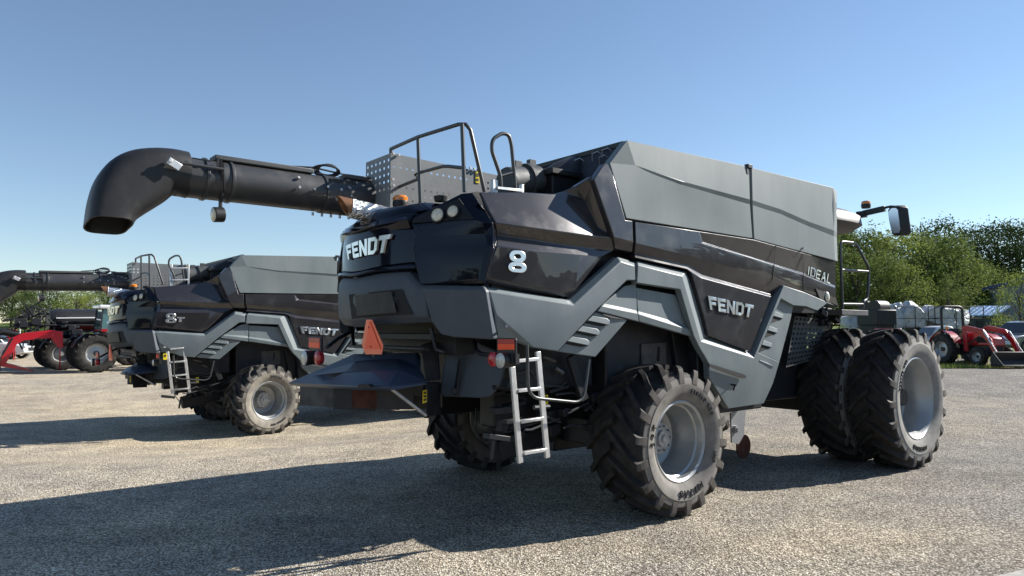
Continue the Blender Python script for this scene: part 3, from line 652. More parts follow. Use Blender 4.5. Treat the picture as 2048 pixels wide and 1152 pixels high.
    def cr(L,u):
        i=min(int(u),len(L)-2); t=u-i; q=[Vector(L[max(0,min(len(L)-1,i+k))]) for k in(-1,0,1,2)]
        return .5*((2*q[1])+(q[2]-q[0])*t+(2*q[0]-5*q[1]+4*q[2]-q[3])*t*t+(3*q[1]-q[0]-3*q[2]+q[3])*t**3)
    NR=28
    for i in range(NR+1):
        u=i/NR*(len(O_)-1); po=YP(*cr(O_,u),ya); pi=YP(*cr(I_,u),ya); t=i/NR; c=(po+pi)/2; h=(po-pi)/2; wy=ra*(1.0+.12*t); e=2+2.2*t; row=[]
        for k in range(36):
            a=2*PI*k/36; cs,sn=math.cos(a),math.sin(a)
            row.append(c+h*(math.copysign(abs(cs)**(2/e),cs))+Vector((0,wy*math.copysign(abs(sn)**(2/e),sn),-.055*max(0,(t-.6)/.4)**1.5*sn)))
        G.append(row)
    lip=[]
    cl=sum((Vector(p) for p in G[-1]),Vector())/36
    inn=[cl+(Vector(p)-cl)*.93 for p in G[-1]]; inn2=[p+Vector((.04,0,.30)) for p in inn]; inn3=[cl+Vector((.05,0,.31))]*36
    MB().grid(G+[inn,inn2,inn3],closed=True).build('auger_spout',MT['matte'],K,smooth=60)
    # actuator along the spout
    a=YP(340,322,ya-ra-.05); b=YP(448,339,ya-ra-.05)
    MB().tube([a,b],.016,8).build('spout_actuator',MT['rail'],K)
    MB().bar(YP(336,320,ya-ra-.06),YP(361,336,ya-ra-.06),.02,.07).cyl(a+Vector((0,.03,0)),a+Vector((0,-.03,0)),.02,8).build('actuator_link',MT['alu'],K,bevel=.004)
    m=MB().bar(YP(436,315,ya-ra-.02),YP(436,333,ya-ra-.02),.02,.02).bar(YP(441,320,ya-ra-.01),YP(444,392,ya-ra+.06),.05,.02); m.tube([YP(447,325,ya-ra-.02),YP(449,378,ya-ra),YP(443,398,ya-ra+.1)],.008,6)
    m.tube([YP(385,316,ya-ra-.01),YP(420,322,ya-ra-.02),YP(434,318,ya-ra-.02)],.007,6); m.build('actuator_bracket',MT['matte'],K)
    c=YP(432,428,ya-.1); MB().cyl(c+Vector((.07,0,.0)),c+Vector((-.03,-.01,-.01)),.075,20).bar(c+Vector((.04,0,.05)),c+Vector((.05,.03,.2)),.05,.03).build('spout_lamp_housing',MT['matte'],K,bevel=.008)
    MB().lathe([(0,.066),(.008,.05),(.01,.001)],c+Vector((-.03,-.01,-.01)),(-1,-.1,-.1),20).build('spout_lamp',MT['cream'],K)
    # ---- perforated guard round the auger
    def perf(mb,A,B,C,D,nx,ny,rad,skip=lambda i,j:False):  # A bl, B br, C tr, D tl
        A,B,C,D=map(Vector,(A,B,C,D))
        def P(u,v): return (A*(1-u)+B*u)*(1-v)+(D*(1-u)+C*u)*v
        for i in range(nx):
            for j in range(ny):
                u0,u1,v0,v1=i/nx,(i+1)/nx,j/ny,(j+1)/ny
                if skip(i,j): mb.quad(P(u0,v0),P(u1,v0),P(u1,v1),P(u0,v1)); continue
                cx,cy=(u0+u1)/2,(v0+v1)/2; ax=rad/max((B-A).length,.01); ay=rad/max((D-A).length,.01)
                sq=[(u1,cy),(u1,v1),(cx,v1),(u0,v1),(u0,cy),(u0,v0),(cx,v0),(u1,v0)]
                ci=[(cx+ax*math.cos(k*PI/4),cy+ay*math.sin(k*PI/4)) for k in range(8)]
                mb.add([P(*p) for p in sq]+[P(*p) for p in ci],[(k,(k+1)%8,8+(k+1)%8,8+k) for k in range(8)])
        return mb
    yb=.16
    x0=YP(781.5,306,yb).x; ztop=YP(781.5,306,yb).z; zt2=YP(1000,352,yb); zb=3.22
    tE=ztop+(zt2.z-ztop)*.5
    m=MB(); Bx=zt2.x+.1
    perf(m,(x0,yb,zb),(Bx,yb,zb),(Bx,yb,ztop-.12),(x0,yb,ztop-.12),20,8,.0145,lambda i,j:(i+j*2)%9==0 and i>8)
    m.quad((x0,yb,ztop-.12),(Bx,yb,ztop-.12),(Bx,yb,zt2.z),(x0,yb,ztop))
    yl=YP(731,325,yb).y; cl_=XP(732,325,x0); y2=cl_.y
    perf(m,(x0,yb,ztop-.42),(x0,y2,ztop-.42),(x0,y2,ztop-.03),(x0,yb,ztop-.03),6,5,.017,lambda i,j:False)
    m.quad((x0,yb,ztop-.42),(x0,y2,ztop-.42),(x0,y2-.12,ztop-.56),(x0,yb,ztop-.62)); m.quad((x0,yb,ztop-.03),(x0,y2,ztop-.03),(x0,y2,ztop),(x0,yb,ztop))
    m.quad((x0+.28,yb+.5,zb),(Bx,yb+.5,zb),(Bx,yb+.5,zt2.z),(x0+.28,yb+.5,ztop-.02)); m.build('perforated_guard',MT['guard'],K,smooth=0)
    m=MB().bb((Bx,yb+.01,zb),(Bx+1.2,yb+.03,zt2.z)); m.build('guard_plate',MT['guard'],K)
    c=YP(955,354.5,yb-.006); MB().box(c,(.055,.006,.14)).build('warning_decal',MT['yellow'],K); MB().box(c+Vector((0,-.005,.028)),(.03,.004,.04)).box(c+Vector((0,-.005,-.03)),(.03,.004,.03)).build('decal_print',MT['ink'],K)
    m=MB()
    for px,py in((786,307),(797,310),(785,359),(786,371),(940,336),(948,338),(955,340)): c=YP(px,py,yb-.01); m.cyl(c,c+Vector((0,-.02,0)),.016,8)
    m.each('guard_bolt',MT['steel'],K)
    # ---- rear platform handrails
    X=-2.22; rp=lambda px,py,x=X:XP(px,py,x)
    pts=[rp(783,417),rp(781.7,298),rp(835.8,274),rp(924,246)]
    end=YP(969,384,rp(924,246).y); q3=rp(924,246)
    m=MB(); m.tube([pts[0],pts[1]],.02,8)
    m.tube([pts[1],pts[2],q3+Vector((0,.06,0)),q3+Vector((.05,.01,.0)),q3+Vector((.10,0,-.05)),end],.02,10)
    m.tube([rp(835.8,275),rp(841,413)],.02,8); m.tube([rp(924,248),rp(929,384)],.02,8)
    m.tube([rp(784,379.5),rp(838,357.5),rp(830,349.5),rp(840,345),rp(884.6,333),rp(896,332.5),rp(929,336)],.018,8)
    m.build('platform_rail',MT['rail'],K,smooth=60)
    yh=-1.0; hp=lambda px,py:YP(px,py,yh)
    m=MB().tube(fillet([hp(1002,378),hp(1001,352),hp(983,300),hp(985,278),hp(1005,266),hp(1018,270),hp(1023,290),hp(1031,378)],.14,5),.02,10); m.tube([hp(1001,352),hp(1026,345)],.015,8)
    m.build('grab_rail',MT['rail'],K,smooth=60)
    m=MB().bb(hp(986,378)+Vector((0,0,-.42)),hp(996,360)+Vector((.0,.05,0))).bb(hp(1043,384)+Vector((0,0,-.42)),hp(1048,369)+Vector((0,.05,0))).bar(hp(993,376),hp(1043,382),.04,.03).bar(hp(993,376)+Vector((0,0,-.26)),hp(1043,382)+Vector((0,0,-.26)),.04,.03)
    m.build('upper_ladder',MT['alu'],K,bevel=.004)
    # ---- air intake
    yi=-.72; ip_=lambda px,py:YP(px,py,yi)
    a=ip_(1012,365); b=ip_(1075,358)
    m=MB().tube([a+Vector((-.02,0,0)),a,a+Vector((.03,0,0)),b],[.16,.17,.17,.15],24).tube([a+(b-a)*.6,a+(b-a)*.7],.185,24)
    for f in(.35,.8): m.box(a+(b-a)*f+Vector((0,0,.17)),(.09,.06,.1))
    m.build('air_filter_housing',MT['box'],K,bevel=.006)
    c1_,c2_=ip_(1082,372),ip_(1120,357); c3_=ip_(1150,348)
    MB().tube([c1_+Vector((-.1,0,-.05)),c1_,c2_,c3_,c3_+Vector((.1,0,.0))],[.10,.13,.19,.215,.22],24).build('intake_duct',MT['matte'],K,smooth=60)
    MB().tube([c1_+(c2_-c1_)*.35,c1_+(c2_-c1_)*.38],.167,24).build('hose_clamp',MT['steel'],K)
    p=XP(1180,345,-.75); MB().bb((-.95,-.95,3.3),(-.45,-.25+.1,3.74)).bb((-1.0,-1.0,3.66),(-.4,-.1,3.73)).build('air_cleaner_box',MT['matte'],K,bevel=.012)
    # ---- SMV triangle
    xs=-2.86
    bd=[(732.4,639.3),(743.8,639.3),(765.8,690.3),(763,708.7),(730.6,708.7),(723.6,689.4)]
    inn_=[(737.5,645),(741,645),(759.5,690),(760,697),(732,697),(727,690)]
    MB().prism([XP(*p,xs) for p in bd],(.006,0,0)).build('slow_vehicle_sign',MT['pinkish'],K)
    MB().prism([XP(*p,xs-.008) for p in [(737.8,643),(740,643),(761,698),(729.5,698)]],(.002,0,0)).build('sign_triangle',MT['orange'],K)
    MB().cyl(XP(739,655,xs-.005),XP(739,655,xs),.012,8).cyl(XP(743,693,xs-.005),XP(743,693,xs),.012,8).bar((xs+.02,XP(744,700,xs).y,1.7),(xs+.02,XP(744,700,xs).y,2.05),.03,.01).build('sign_fixing',MT['dark'],K)
    # ---- straw spreader hood behind
    def zp(px,py,x): return XP(px,py,x)
    P=[(576,766,-2.75),(707,707,-2.45),(760,706,-2.4),(836,704.5,-2.35),(851,762,-2.62),(779,774,-3.05),(715,774,-3.15),(640,770,-3.05),
       (712,723,-2.52),(752,720,-2.46),(790,716,-2.42),(690,744,-2.98),(745,744,-3.0),(800,740,-2.86),(615,752,-2.75),(836,735,-2.5)]
    V=[XP(px,py,x) for px,py,x in P]
    F=[(0,1,8,11,14),(1,2,9,8),(2,3,10,9),(8,9,12,11),(9,10,13,12),(3,15,10),(10,15,13),(15,4,13),(4,5,13),(5,12,13),(5,6,12),(6,7,11,12),(7,14,11),(7,0,14)]
    shell(V,F,(.03,0,-.03)).build('straw_deflector',MT['defl'],K,bevel=.02,smooth=14,seg=3)
    MB().prism([XP(714,774,-3.17),XP(740,774,-3.17),XP(737,768,-3.17),XP(718,768,-3.17)],(.04,0,0)).build('deflector_handle',MT['black'],K)
    m=MB()
    rows=[((600,775),(648,820),-2.45,'vane'),((667,779),(703,826),-2.9,'dark'),((704,779),(752,824),-2.8,'rust'),((754,778),(780,823),-2.85,'dark'),((775,776),(815,822),-2.4,'dark'),((640,775),(668,818),-2.3,'rust'),((690,776),(845,818),-2.1,'dark')]
    for (ax_,ay_),(bx_,by_),x,mt in rows:
        a=XP(ax_,ay_,x); b=XP(bx_,by_,x)
        q=[Vector((x,a.y,a.z+.08)),Vector((x+.25,b.y,a.z+.08)),Vector((x+.25,b.y,b.z)),Vector((x,a.y,b.z))]
        MB().prism(q,(.012,.004,0)).build('spreader_vane',MT[mt],K)
    # side plate with decal and the strut
    q=[XP(851,764,-2.55),XP(880,764,-2.2),XP(882,830,-2.2),XP(853,833,-2.5)]
    MB().prism(q,(.02,.03,0)).build('spreader_bracket',MT['dark'],K,bevel=.006)
    MB().prism([XP(812,772,-2.62),XP(843,769,-2.58),XP(840,793,-2.58),XP(811,790,-2.62)],(.02,0,0)).build('bracket_plate',MT['dark'],K,bevel=.004)
    q=[XP(846,781,-2.56),XP(854,779,-2.56),XP(854,804,-2.56),XP(846,807,-2.56)]
    MB().prism(q,(-.012,-.012,0)).build('warning_decal',MT['yellow'],K)
    m=MB()
    for k in range(3): m.prism([XP(847.5,784+7*k,-2.575),XP(852.5,783+7*k,-2.575),XP(852.5,787+7*k,-2.575),XP(847.5,788+7*k,-2.575)],(-.006,-.006,0))
    m.build('decal_print',MT['ink'],K)
    MB().tube([XP(780,776,-3.0),XP(852,831,-2.6)],.016,8).build('deflector_strut',MT['steel'],K)
    # opening under the bumper: rotor housing and cross members
    m=MB().bb((-2.2,-.9,1.72),(-1.7,.9,2.1)).bb((-2.5,-.8,1.76),(-2.42,.8,1.80)).bb((-2.42,-.85,1.86),(-2.36,.85,1.93)); m.build('chopper_housing',MT['dark'],K,bevel=.01)
    m=MB(); 
    for a,b in(((862,655),(872,698)),((872,698),(889,704))): m.bar(XP(*a,-2.45),XP(*b,-2.42),.04,.03)
    m.bar(XP(703,660,-2.5),XP(707,690,-2.5),.04,.03); m.each('hood_brace',MT['dark'],K,bevel=.005)
    # rear mud flaps (dark panels) right of the spreader
    q=[XP(841,690,-2.4),XP(863,683,-2.25),XP(875,700,-2.2),XP(880,760,-2.2),XP(852,762,-2.35)]
    MB().prism(q,(.03,.03,0)).build('side_shield',MT['dark'],K,bevel=.008)
    q=[XP(894,679,-2.12),XP(947,679,-1.95),XP(990,700,-1.85),XP(1008,738,-1.8),XP(1003,765,-1.82),XP(982,793,-1.9),XP(960,796,-1.98),XP(882,793,-2.2),XP(879,785,-2.2)]
    MB().prism(q,(.05,.03,0)).build('tool_box',MT['bump'],K,bevel=.02,seg=3)
    MB().bar(XP(921,716,-2.1),XP(911,790,-2.13),.05,.02).cyl(XP(921,718,-2.12),XP(921,718,-2.08),.02,8).cyl(XP(909,782,-2.16),XP(909,782,-2.1),.03,8).build('box_strap',MT['dark'],K,bevel=.004)
    # ---- tail lights
    def tail(px0,py0,s):
        mm=[]
        a=XP(993,676,-2.2); 
        def q(px,py,x=-2.2): return XP(px,py,x)
        A=MB().prism([q(993,679),q(995,676),q(1029,676),q(1031,679),q(1031,728),q(993,728)],(.02,0,0))
        B=MB().prism([q(995.5,678.5,-2.205),q(1028.5,678.5,-2.205),q(1028.5,687.5,-2.205),q(995.5,687.5,-2.205)],(.004,0,0))
        C=MB().prism([q(995.5,688,-2.205),q(1028.5,688,-2.205),q(1028.5,699.5,-2.205),q(995.5,699.5,-2.205)],(.004,0,0))
        D=MB().lathe([(-.02,.062),(.02,.066),(.032,.055),(.04,.03),(.042,.001)],q(988,718.5,-2.22),(-1,0,0),20)
        E_=MB().lathe([(-.09,.06),(.03,.072),(.05,.07)],q(1009,721,-2.24),(-1,0,0),24)
        E2=MB().lathe([(.05,.068),(.062,.045),(.066,.001)],q(1009,721,-2.24),(-1,0,0),24)
        Br=MB().tube([q(948,680,-2.0),q(952,700,-2.1),q(962,708,-2.15),q(1000,712,-2.2)],.022,8).box(q(1024,718,-2.18),(.09,.1,.09))
        for mb,n,mt,bv in((A,'light_board',MT['matte'],.006),(B,'red_reflector',MT['red'],0),(C,'orange_reflector',MT['orange'],0),(D,'tail_lamp',MT['redl'],0),(E_,'lamp_housing',MT['matte'],0),(E2,'reversing_lamp',MT['lens'],0),(Br,'lamp_arm',MT['dark'],0)):
            if s>0:
                if n=='lamp_arm': continue
                mb.mirror(); mb.v=[(-2.96+(x+2.22)*1.15,.46+(y-1.5)*1.2,1.77+(z-1.79)*1.15) for x,y,z in mb.v]
            mb.build(n,mt,K,bevel=bv)
        if s>0: MB().tube([(-2.93,.4,1.78),(-2.75,.55,1.86),(-2.55,.6,1.95)],.022,8).build('lamp_arm',MT['dark'],K)
    tail(0,0,-1); tail(0,0,1)
    # ---- access ladder and hand loop
    yl=-1.5; lp=lambda px,py:YP(px,py,yl)
    e=MB()
    e.bar(lp(1024,733.5),lp(1040.5,926),.056,.03,up=(0,1,0)); e.bar(lp(1075,703),lp(1094.5,915.5),.056,.03,up=(0,1,0))
    lad=e.build('ladder',MT['alu'],K,bevel=.004)
    m=MB()
    for (a,b),(c_,d_) in(((1033,722),(1075,718)),((1034,781.5),(1079,777)),((1040,843.5),(1085,836.5)),((1046,906.5),(1091,899))): m.bar(lp(a,b),lp(c_,d_),.05,.032)
    m.each('rung',MT['alu'],lad,bevel=.004)
    m=MB().tube(fillet([YP(1054,690,-1.6),YP(1056.5,795,-1.62),YP(1167,806,-1.62),YP(1178,719,-1.6)],.14,6),.016,8); m.build('hand_loop',MT['rail'],K,smooth=60)
    # ---- undercarriage
    m=MB().bb((-1.6,-.75,.95),(5.0,-.5,1.35)).bb((-1.6,.5,.95),(5.0,.75,1.35)).bb((-.16,-1.25,.62),(.16,1.25,.92)).bb((-.3,-.25,.5),(.3,.25,1.0))
    m.bb((4.4,-1.1,.7),(5.1,1.1,1.3)); m.build('chassis_frame',MT['dark'],K,bevel=.015)
    m=MB().bb((-1.7,-1.2,1.35),(-.6,1.2,1.9)).bb((-.5,-1.3,1.2),(.9,1.3,2.4)).bb((.85,-1.5,.95),(2.2,1.45,1.9)).bb((2.2,-1.05,.95),(4.2,1.05,2.5)); m.build('sieve_body',MT['dark'],K,bevel=.02)
    m=MB()
    q=[YP(1283,688,-1.32),YP(1333,684,-1.32),YP(1333,740,-1.32),YP(1283,760,-1.32)]; m.prism(q,(0,.02,0)); m.build('inner_plate',MT['vane'],K,bevel=.005)
    q=[YP(1318,694,-1.335),YP(1321,694,-1.335),YP(1320,722,-1.335),YP(1316,722,-1.335)]; MB().prism(q,(0,.005,0)).build('inner_slot',MT['black'],K)
    rr_=random.Random(11); m=MB(); m2=MB()
    for k in range(26):
        px,py=rr_.uniform(985,1200),rr_.uniform(735,880); y=rr_.uniform(-1.25,-.85); c=YP(px,py,y); m.box(c,(rr_.uniform(.06,.35),.1,rr_.uniform(.03,.12)),Matrix.Rotation(rr_.uniform(-.3,.3),3,'Y'))
    for k in range(10):
        px,py=rr_.uniform(985,1190),rr_.uniform(745,860); y=-1.27; c=YP(px,py,y); m2.tube([c,c+Vector((rr_.uniform(.1,.4),.05,rr_.uniform(-.15,.1))),c+Vector((rr_.uniform(.4,.6),.1,rr_.uniform(-.3,.1)))],.012,6)
    for a,b in(((1085,712),(1110,722)),((1068,815),(1098,813)),((1110,736),(1126,746))): m2.tube([YP(*a,-1.28),YP(*b,-1.28)],.022,8)
    m.bar(YP(1140,712,-1.3),YP(1168,800,-1.3),.05,.1); m.each('linkage',MT['dark'],K,bevel=.006); m2.each('hydraulic_hose',MT['rail'],K)
    m=MB().tube([YP(952,815,-.4),YP(952,860,-.4),YP(965,885,-.4),YP(982,900,-.4)],.01,6).bar(YP(990,900,-.6),YP(1100,862,-.6),.2,.2).bar(YP(985,920,-.65),YP(990,880,-.65),.06,.03); m.each('tow_bracket',MT['dark'],K,bevel=.006)
    c=YP(1091,802,-1.22); MB().box(c,(.06,.01,.12)).build('warning_decal',MT['yellow'],K); MB().box(c+Vector((0,-.008,.02)),(.03,.004,.05)).build('decal_print',MT['ink'],K)
    # plate and rusty disc ahead of the rear wheel
    q=[YP(1462,826,-1.2),YP(1492,817,-1.2),YP(1488,870,-1.2),YP(1478,888,-1.2),YP(1464,886,-1.2)]
    MB().prism(q,(0,.02,0)).build('drive_plate',MT['steel'],K); c=YP(1475,859,-1.24); MB().cyl(c,c+Vector((0,.05,0)),.05,12).cyl(c+Vector((0,-.02,0)),c,.03,8).build('drive_boss',MT['steel'],K)
    c=YP(1488,893,-1.1); MB().lathe([(0,.001),(0,.16),(.02,.16),(.02,.001)],c,(0,1,0),28).build('rusty_disc',MT['rust'],K)
    # front: mesh guard, front axle clutter
    q=[S(1588,640,-.45),S(1640,640,-.45),S(1615,690,-.45),S(1580,700,-.45)]
    A,B,C,D=S(1572,735,-.4),S(1625,720,-.4),S(1660,640,-.4),S(1590,632,-.4)
    perf(MB(),A,B,C,D,9,10,.024).build('mesh_guard',MT['box'],K,smooth=0)
    m=MB()
    for k in range(16):
        px,py=rr_.uniform(1600,1675),rr_.uniform(616,648); y=rr_.uniform(-1.4,-1.0); c=YP(px,py,y); m.box(c,(rr_.uniform(.06,.3),.1,rr_.uniform(.03,.1)),Matrix.Rotation(rr_.uniform(-.5,.5),3,'Y'))
    m.bb((2.6,-1.35,2.2),(4.1,1.35,2.45)); m.each('valve_block',MT['dark'],K,bevel=.006)
    # ---- cab
    m=MB().prism([(4.2,-.72,1.9),(5.6,-.72,1.9),(5.85,-.66,2.6),(5.7,-.66,3.62),(4.2,-.72,3.62)],(0,1.4,0)); m.build('cab',MT['glass'],K,bevel=.03)
    G=[]
    for z,sx,sy in((3.58,.93,.9),(3.66,1.,1.0),(3.8,1.0,.98),(3.9,.9,.86),(3.93,.55,.5)):
        row=[]
        for k in range(40):
            a=2*PI*k/40; cs,sn=math.cos(a),math.sin(a); e=3.2
            row.append(Vector((5.0+.95*sx*math.copysign(abs(cs)**(2/e),cs),1.40*sy*math.copysign(abs(sn)**(2/e),sn),z+.0)))
        G.append(row)
    MB().grid(G,closed=True).add(G[0],[tuple(range(40))]).add(G[-1],[tuple(range(40))]).build('cab_roof',MT['matte'],K,smooth=50)
    xm=5.7; mp=lambda px,py:XP(px,py,xm)
    m=MB().bar(mp(1715,430),mp(1732,428),.12,.1).bar(mp(1726,427),mp(1770,417),.07,.09).tube([mp(1766,416),mp(1782,413),mp(1792,414)],.022,8); m.build('mirror_arm',MT['matte'],K,bevel=.008)
    b=mp(1732,414); beacon(b+Vector((0,0,-.02)),.9)
    fr=[mp(*p) for p in((1781,412.5),(1791,410),(1797,416),(1800,440),(1803,462),(1800,470),(1788,472),(1783,468),(1777,440),(1775,420))]
    MB().prism(fr,(.13,-.10,0)).build('rear_view_mirror',MT['matte'],K,bevel=.015)
    c=sum(fr,Vector())/len(fr)
    MB().prism([c+(p-c)*.84+Vector((-.004,0,.0)) for p in fr],(.002,0,0)).build('mirror_glass',MT['chrome'],K)
    # side platform gate
    yg=-1.5; gp=lambda px,py:YP(px,py,yg)
    m=MB().tube(fillet([gp(1685,618),gp(1680.5,483),gp(1711,486),gp(1738,536),gp(1735,598),gp(1726,603),gp(1726,616)],.08,4),.022,8)
    m.tube([gp(1683,539.5),gp(1737,543)],.018,8); m.tube([gp(1685,608),gp(1726,608.5)],.018,8); m.build('platform_gate',MT['rail'],K,smooth=60)
    a=gp(1684,622); MB().bb((a.x-.1,-1.55,a.z-.06),(a.x+.75,-.95,a.z+.02)).build('side_platform',MT['box'],K,bevel=.006)
    # ---- wheels
    for sd in(-1,1):
        wheel(K,(0,sd*1.6,.79),'rear',sd)
        wheel(K,(4.76,sd*2.11,.985),'front',sd); wheel(K,(4.76,sd*1.37,.985),'inner',sd)
    MB().cyl((4.76,-2.2,.985),(4.76,2.2,.985),.12,16).build('front_axle',MT['dark'],K)
    return K
# ------------------------------------------------------------------ ground materials
def gravel_mat():
    m=bpy.data.materials.new('loose_gravel'); m.use_nodes=True; nt=m.node_tree; b=nt.nodes['Principled BSDF']; L=nt.links.new
    N=lambda t:nt.nodes.new(t)
    tc=N('ShaderNodeTexCoord'); b.inputs['Roughness'].default_value=.92; b.inputs['Specular IOR Level'].default_value=.2
    def vor(sc):
        v=N('ShaderNodeTexVoronoi'); v.inputs['Scale'].default_value=sc; v.inputs['Randomness'].default_value=1; L(tc.outputs['Object'],v.inputs['Vector']); return v
    def noi(sc,det=5,ro=.6,st=None):
        n=N('ShaderNodeTexNoise'); n.inputs['Scale'].default_value=sc; n.inputs['Detail'].default_value=det; n.inputs['Roughness'].default_value=ro
        if st:
            mp=N('ShaderNodeMapping'); mp.inputs['Scale'].default_value=st; mp.inputs['Rotation'].default_value=(0,0,R(-38)); L(tc.outputs['Object'],mp.inputs[0]); L(mp.outputs[0],n.inputs['Vector'])
        else: L(tc.outputs['Object'],n.inputs['Vector'])
        return n
    def ramp(src,st):
        r=N('ShaderNodeValToRGB'); e=r.color_ramp.elements
        e[0].position,e[0].color=st[0][0],(*st[0][1],1); e[1].position,e[1].color=st[-1][0],(*st[-1][1],1)
        for p,c in st[1:-1]: q=e.new(p); q.color=(*c,1)
        L(src,r.inputs[0]); return r
    def mix(a,b_,f,mode='MIX'):
        x=N('ShaderNodeMix'); x.data_type='RGBA'; x.blend_type=mode
        L(a,x.inputs[6]); L(b_,x.inputs[7])
        if isinstance(f,(int,float)): x.inputs[0].default_value=f
        else: L(f,x.inputs[0])
        return x.outputs[2]
    v=vor(58); v2=vor(24); sep=N('ShaderNodeSeparateColor'); L(v.outputs['Color'],sep.inputs[0]); sep2=N('ShaderNodeSeparateColor'); L(v2.outputs['Color'],sep2.inputs[0])
    tan=ramp(sep.outputs[0],[(0,(.26,.22,.165)),(.3,(.39,.345,.275)),(.62,(.60,.535,.43)),(.88,(.77,.71,.59)),(1,(.88,.84,.74))])
    gry=ramp(sep.outputs[0],[(0,(.11,.10,.088)),(.3,(.24,.222,.195)),(.65,(.37,.345,.305)),(.9,(.52,.495,.445)),(1,(.72,.70,.65))])
    sp=N('ShaderNodeSeparateXYZ'); L(tc.outputs['Object'],sp.inputs[0])
    # left/far part of the yard is sandier, right part greyer
    ma=N('ShaderNodeMath'); ma.operation='MULTIPLY_ADD'; L(sp.outputs[0],ma.inputs[0]); ma.inputs[1].default_value=-.10; ma.inputs[2].default_value=.15
    mb_=N('ShaderNodeMath'); mb_.operation='MULTIPLY_ADD'; L(sp.outputs[1],mb_.inputs[0]); mb_.inputs[1].default_value=.028; L(ma.outputs[0],mb_.inputs[2])
    n0=noi(.35,4,.6); mc=N('ShaderNodeMath'); mc.operation='MULTIPLY_ADD'; L(n0.outputs['Fac'],mc.inputs[0]); mc.inputs[1].default_value=.9; L(mb_.outputs[0],mc.inputs[2])
    cl=N('ShaderNodeMapRange'); L(mc.outputs[0],cl.inputs[0]); cl.inputs[1].default_value=.25; cl.inputs[2].default_value=1.15
    col=mix(gry.outputs[0],tan.outputs[0],cl.outputs[0])
    # darker gaps between stones, damp patches, wheel tracks
    n1=noi(1.1,6,.65); r1=ramp(n1.outputs['Fac'],[(.38,(.78,.78,.79)),(.62,(1.12,1.1,1.06))]); col=mix(col,r1.outputs[0],1.0,'MULTIPLY')
    n2=noi(.5,5,.6,(.22,1.6,1)); r2=ramp(n2.outputs['Fac'],[(.42,(1,1,1)),(.58,(1.0,.98,.95)),(.70,(.8,.76,.7)),(.78,(.68,.63,.56))]); col=mix(col,r2.outputs[0],.75,'MULTIPLY')
    n3=noi(.16,3,.5); r3=ramp(n3.outputs['Fac'],[(.4,(.86,.87,.9)),(.6,(1.1,1.07,1.0))]); col=mix(col,r3.outputs[0],.9,'MULTIPLY')
    r6=ramp(v.outputs['Distance'],[(0,(1.14,1.14,1.14)),(.4,(1.03,1.02,1)),(.72,(.38,.37,.36))]); col=mix(col,r6.outputs[0],1.0,'MULTIPLY')
    L(col,b.inputs['Base Color'])
    # stones as relief
    r4=ramp(v.outputs['Distance'],[(0,(1,1,1)),(.75,(0,0,0))]); r5=ramp(v2.outputs['Distance'],[(0,(1,1,1)),(.5,(0,0,0))])
    mm=N('ShaderNodeMath'); mm.operation='MULTIPLY'; L(r4.outputs[0],mm.inputs[0]); L(sep.outputs[1],mm.inputs[1])
    m2=N('ShaderNodeMath'); m2.operation='MULTIPLY_ADD'; L(r5.outputs[0],m2.inputs[0]); m2.inputs[1].default_value=.5; L(mm.outputs[0],m2.inputs[2])
    bp=N('ShaderNodeBump'); bp.inputs['Strength'].default_value=1.; bp.inputs['Distance'].default_value=.016; L(m2.outputs[0],bp.inputs['Height']); L(bp.outputs[0],b.inputs['Normal'])
    return m
def foliage(name,c1,c2,tr=.3):
    m=bpy.data.materials.new(name); m.use_nodes=True; nt=m.node_tree; L=nt.links.new; nt.nodes.clear()
    out=nt.nodes.new('ShaderNodeOutputMaterial'); d=nt.nodes.new('ShaderNodeBsdfPrincipled'); t=nt.nodes.new('ShaderNodeBsdfTranslucent'); mx=nt.nodes.new('ShaderNodeMixShader'); mx.inputs[0].default_value=tr
    d.inputs['Roughness'].default_value=.8; d.inputs['Specular IOR Level'].default_value=.1
    g=nt.nodes.new('ShaderNodeNewGeometry'); oi=nt.nodes.new('ShaderNodeObjectInfo'); n=nt.nodes.new('ShaderNodeTexNoise'); n.inputs['Scale'].default_value=.8; n.inputs['Detail'].default_value=3
    tc=nt.nodes.new('ShaderNodeTexCoord'); L(tc.outputs['Object'],n.inputs['Vector'])
    a=nt.nodes.new('ShaderNodeMath'); a.operation='MULTIPLY_ADD'; L(g.outputs['Random Per Island'],a.inputs[0]); a.inputs[1].default_value=.5
    b=nt.nodes.new('ShaderNodeMath'); b.operation='MULTIPLY_ADD'; L(n.outputs['Fac'],b.inputs[0]); b.inputs[1].default_value=.9; b.inputs[2].default_value=-.3; L(b.outputs[0],a.inputs[2])
    c=nt.nodes.new('ShaderNodeMath'); c.operation='MULTIPLY_ADD'; L(oi.outputs['Random'],c.inputs[0]); c.inputs[1].default_value=.35; L(a.outputs[0],c.inputs[2])
    mc=nt.nodes.new('ShaderNodeMix'); mc.data_type='RGBA'; L(c.outputs[0],mc.inputs[0]); mc.inputs[6].default_value=(*c1,1); mc.inputs[7].default_value=(*c2,1)
    L(mc.outputs[2],d.inputs['Base Color']); L(mc.outputs[2],t.inputs['Color']); L(d.outputs[0],mx.inputs[1]); L(t.outputs[0],mx.inputs[2]); L(mx.outputs[0],out.inputs[0])
    return m
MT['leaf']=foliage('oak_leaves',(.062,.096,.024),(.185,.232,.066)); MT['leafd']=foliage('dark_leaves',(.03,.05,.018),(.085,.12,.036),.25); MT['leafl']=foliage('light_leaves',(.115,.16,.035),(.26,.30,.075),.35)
MT['leafw']=foliage('shade_painted_leaves',(.008,.014,.005),(.028,.042,.012),.1)  # self-shadow of the woodland belt put into a darker leaf colour
MT['bark']=mat('bark',(.09,.075,.06),.9,noise=(8,(.05,.04,.03),.4,.6))
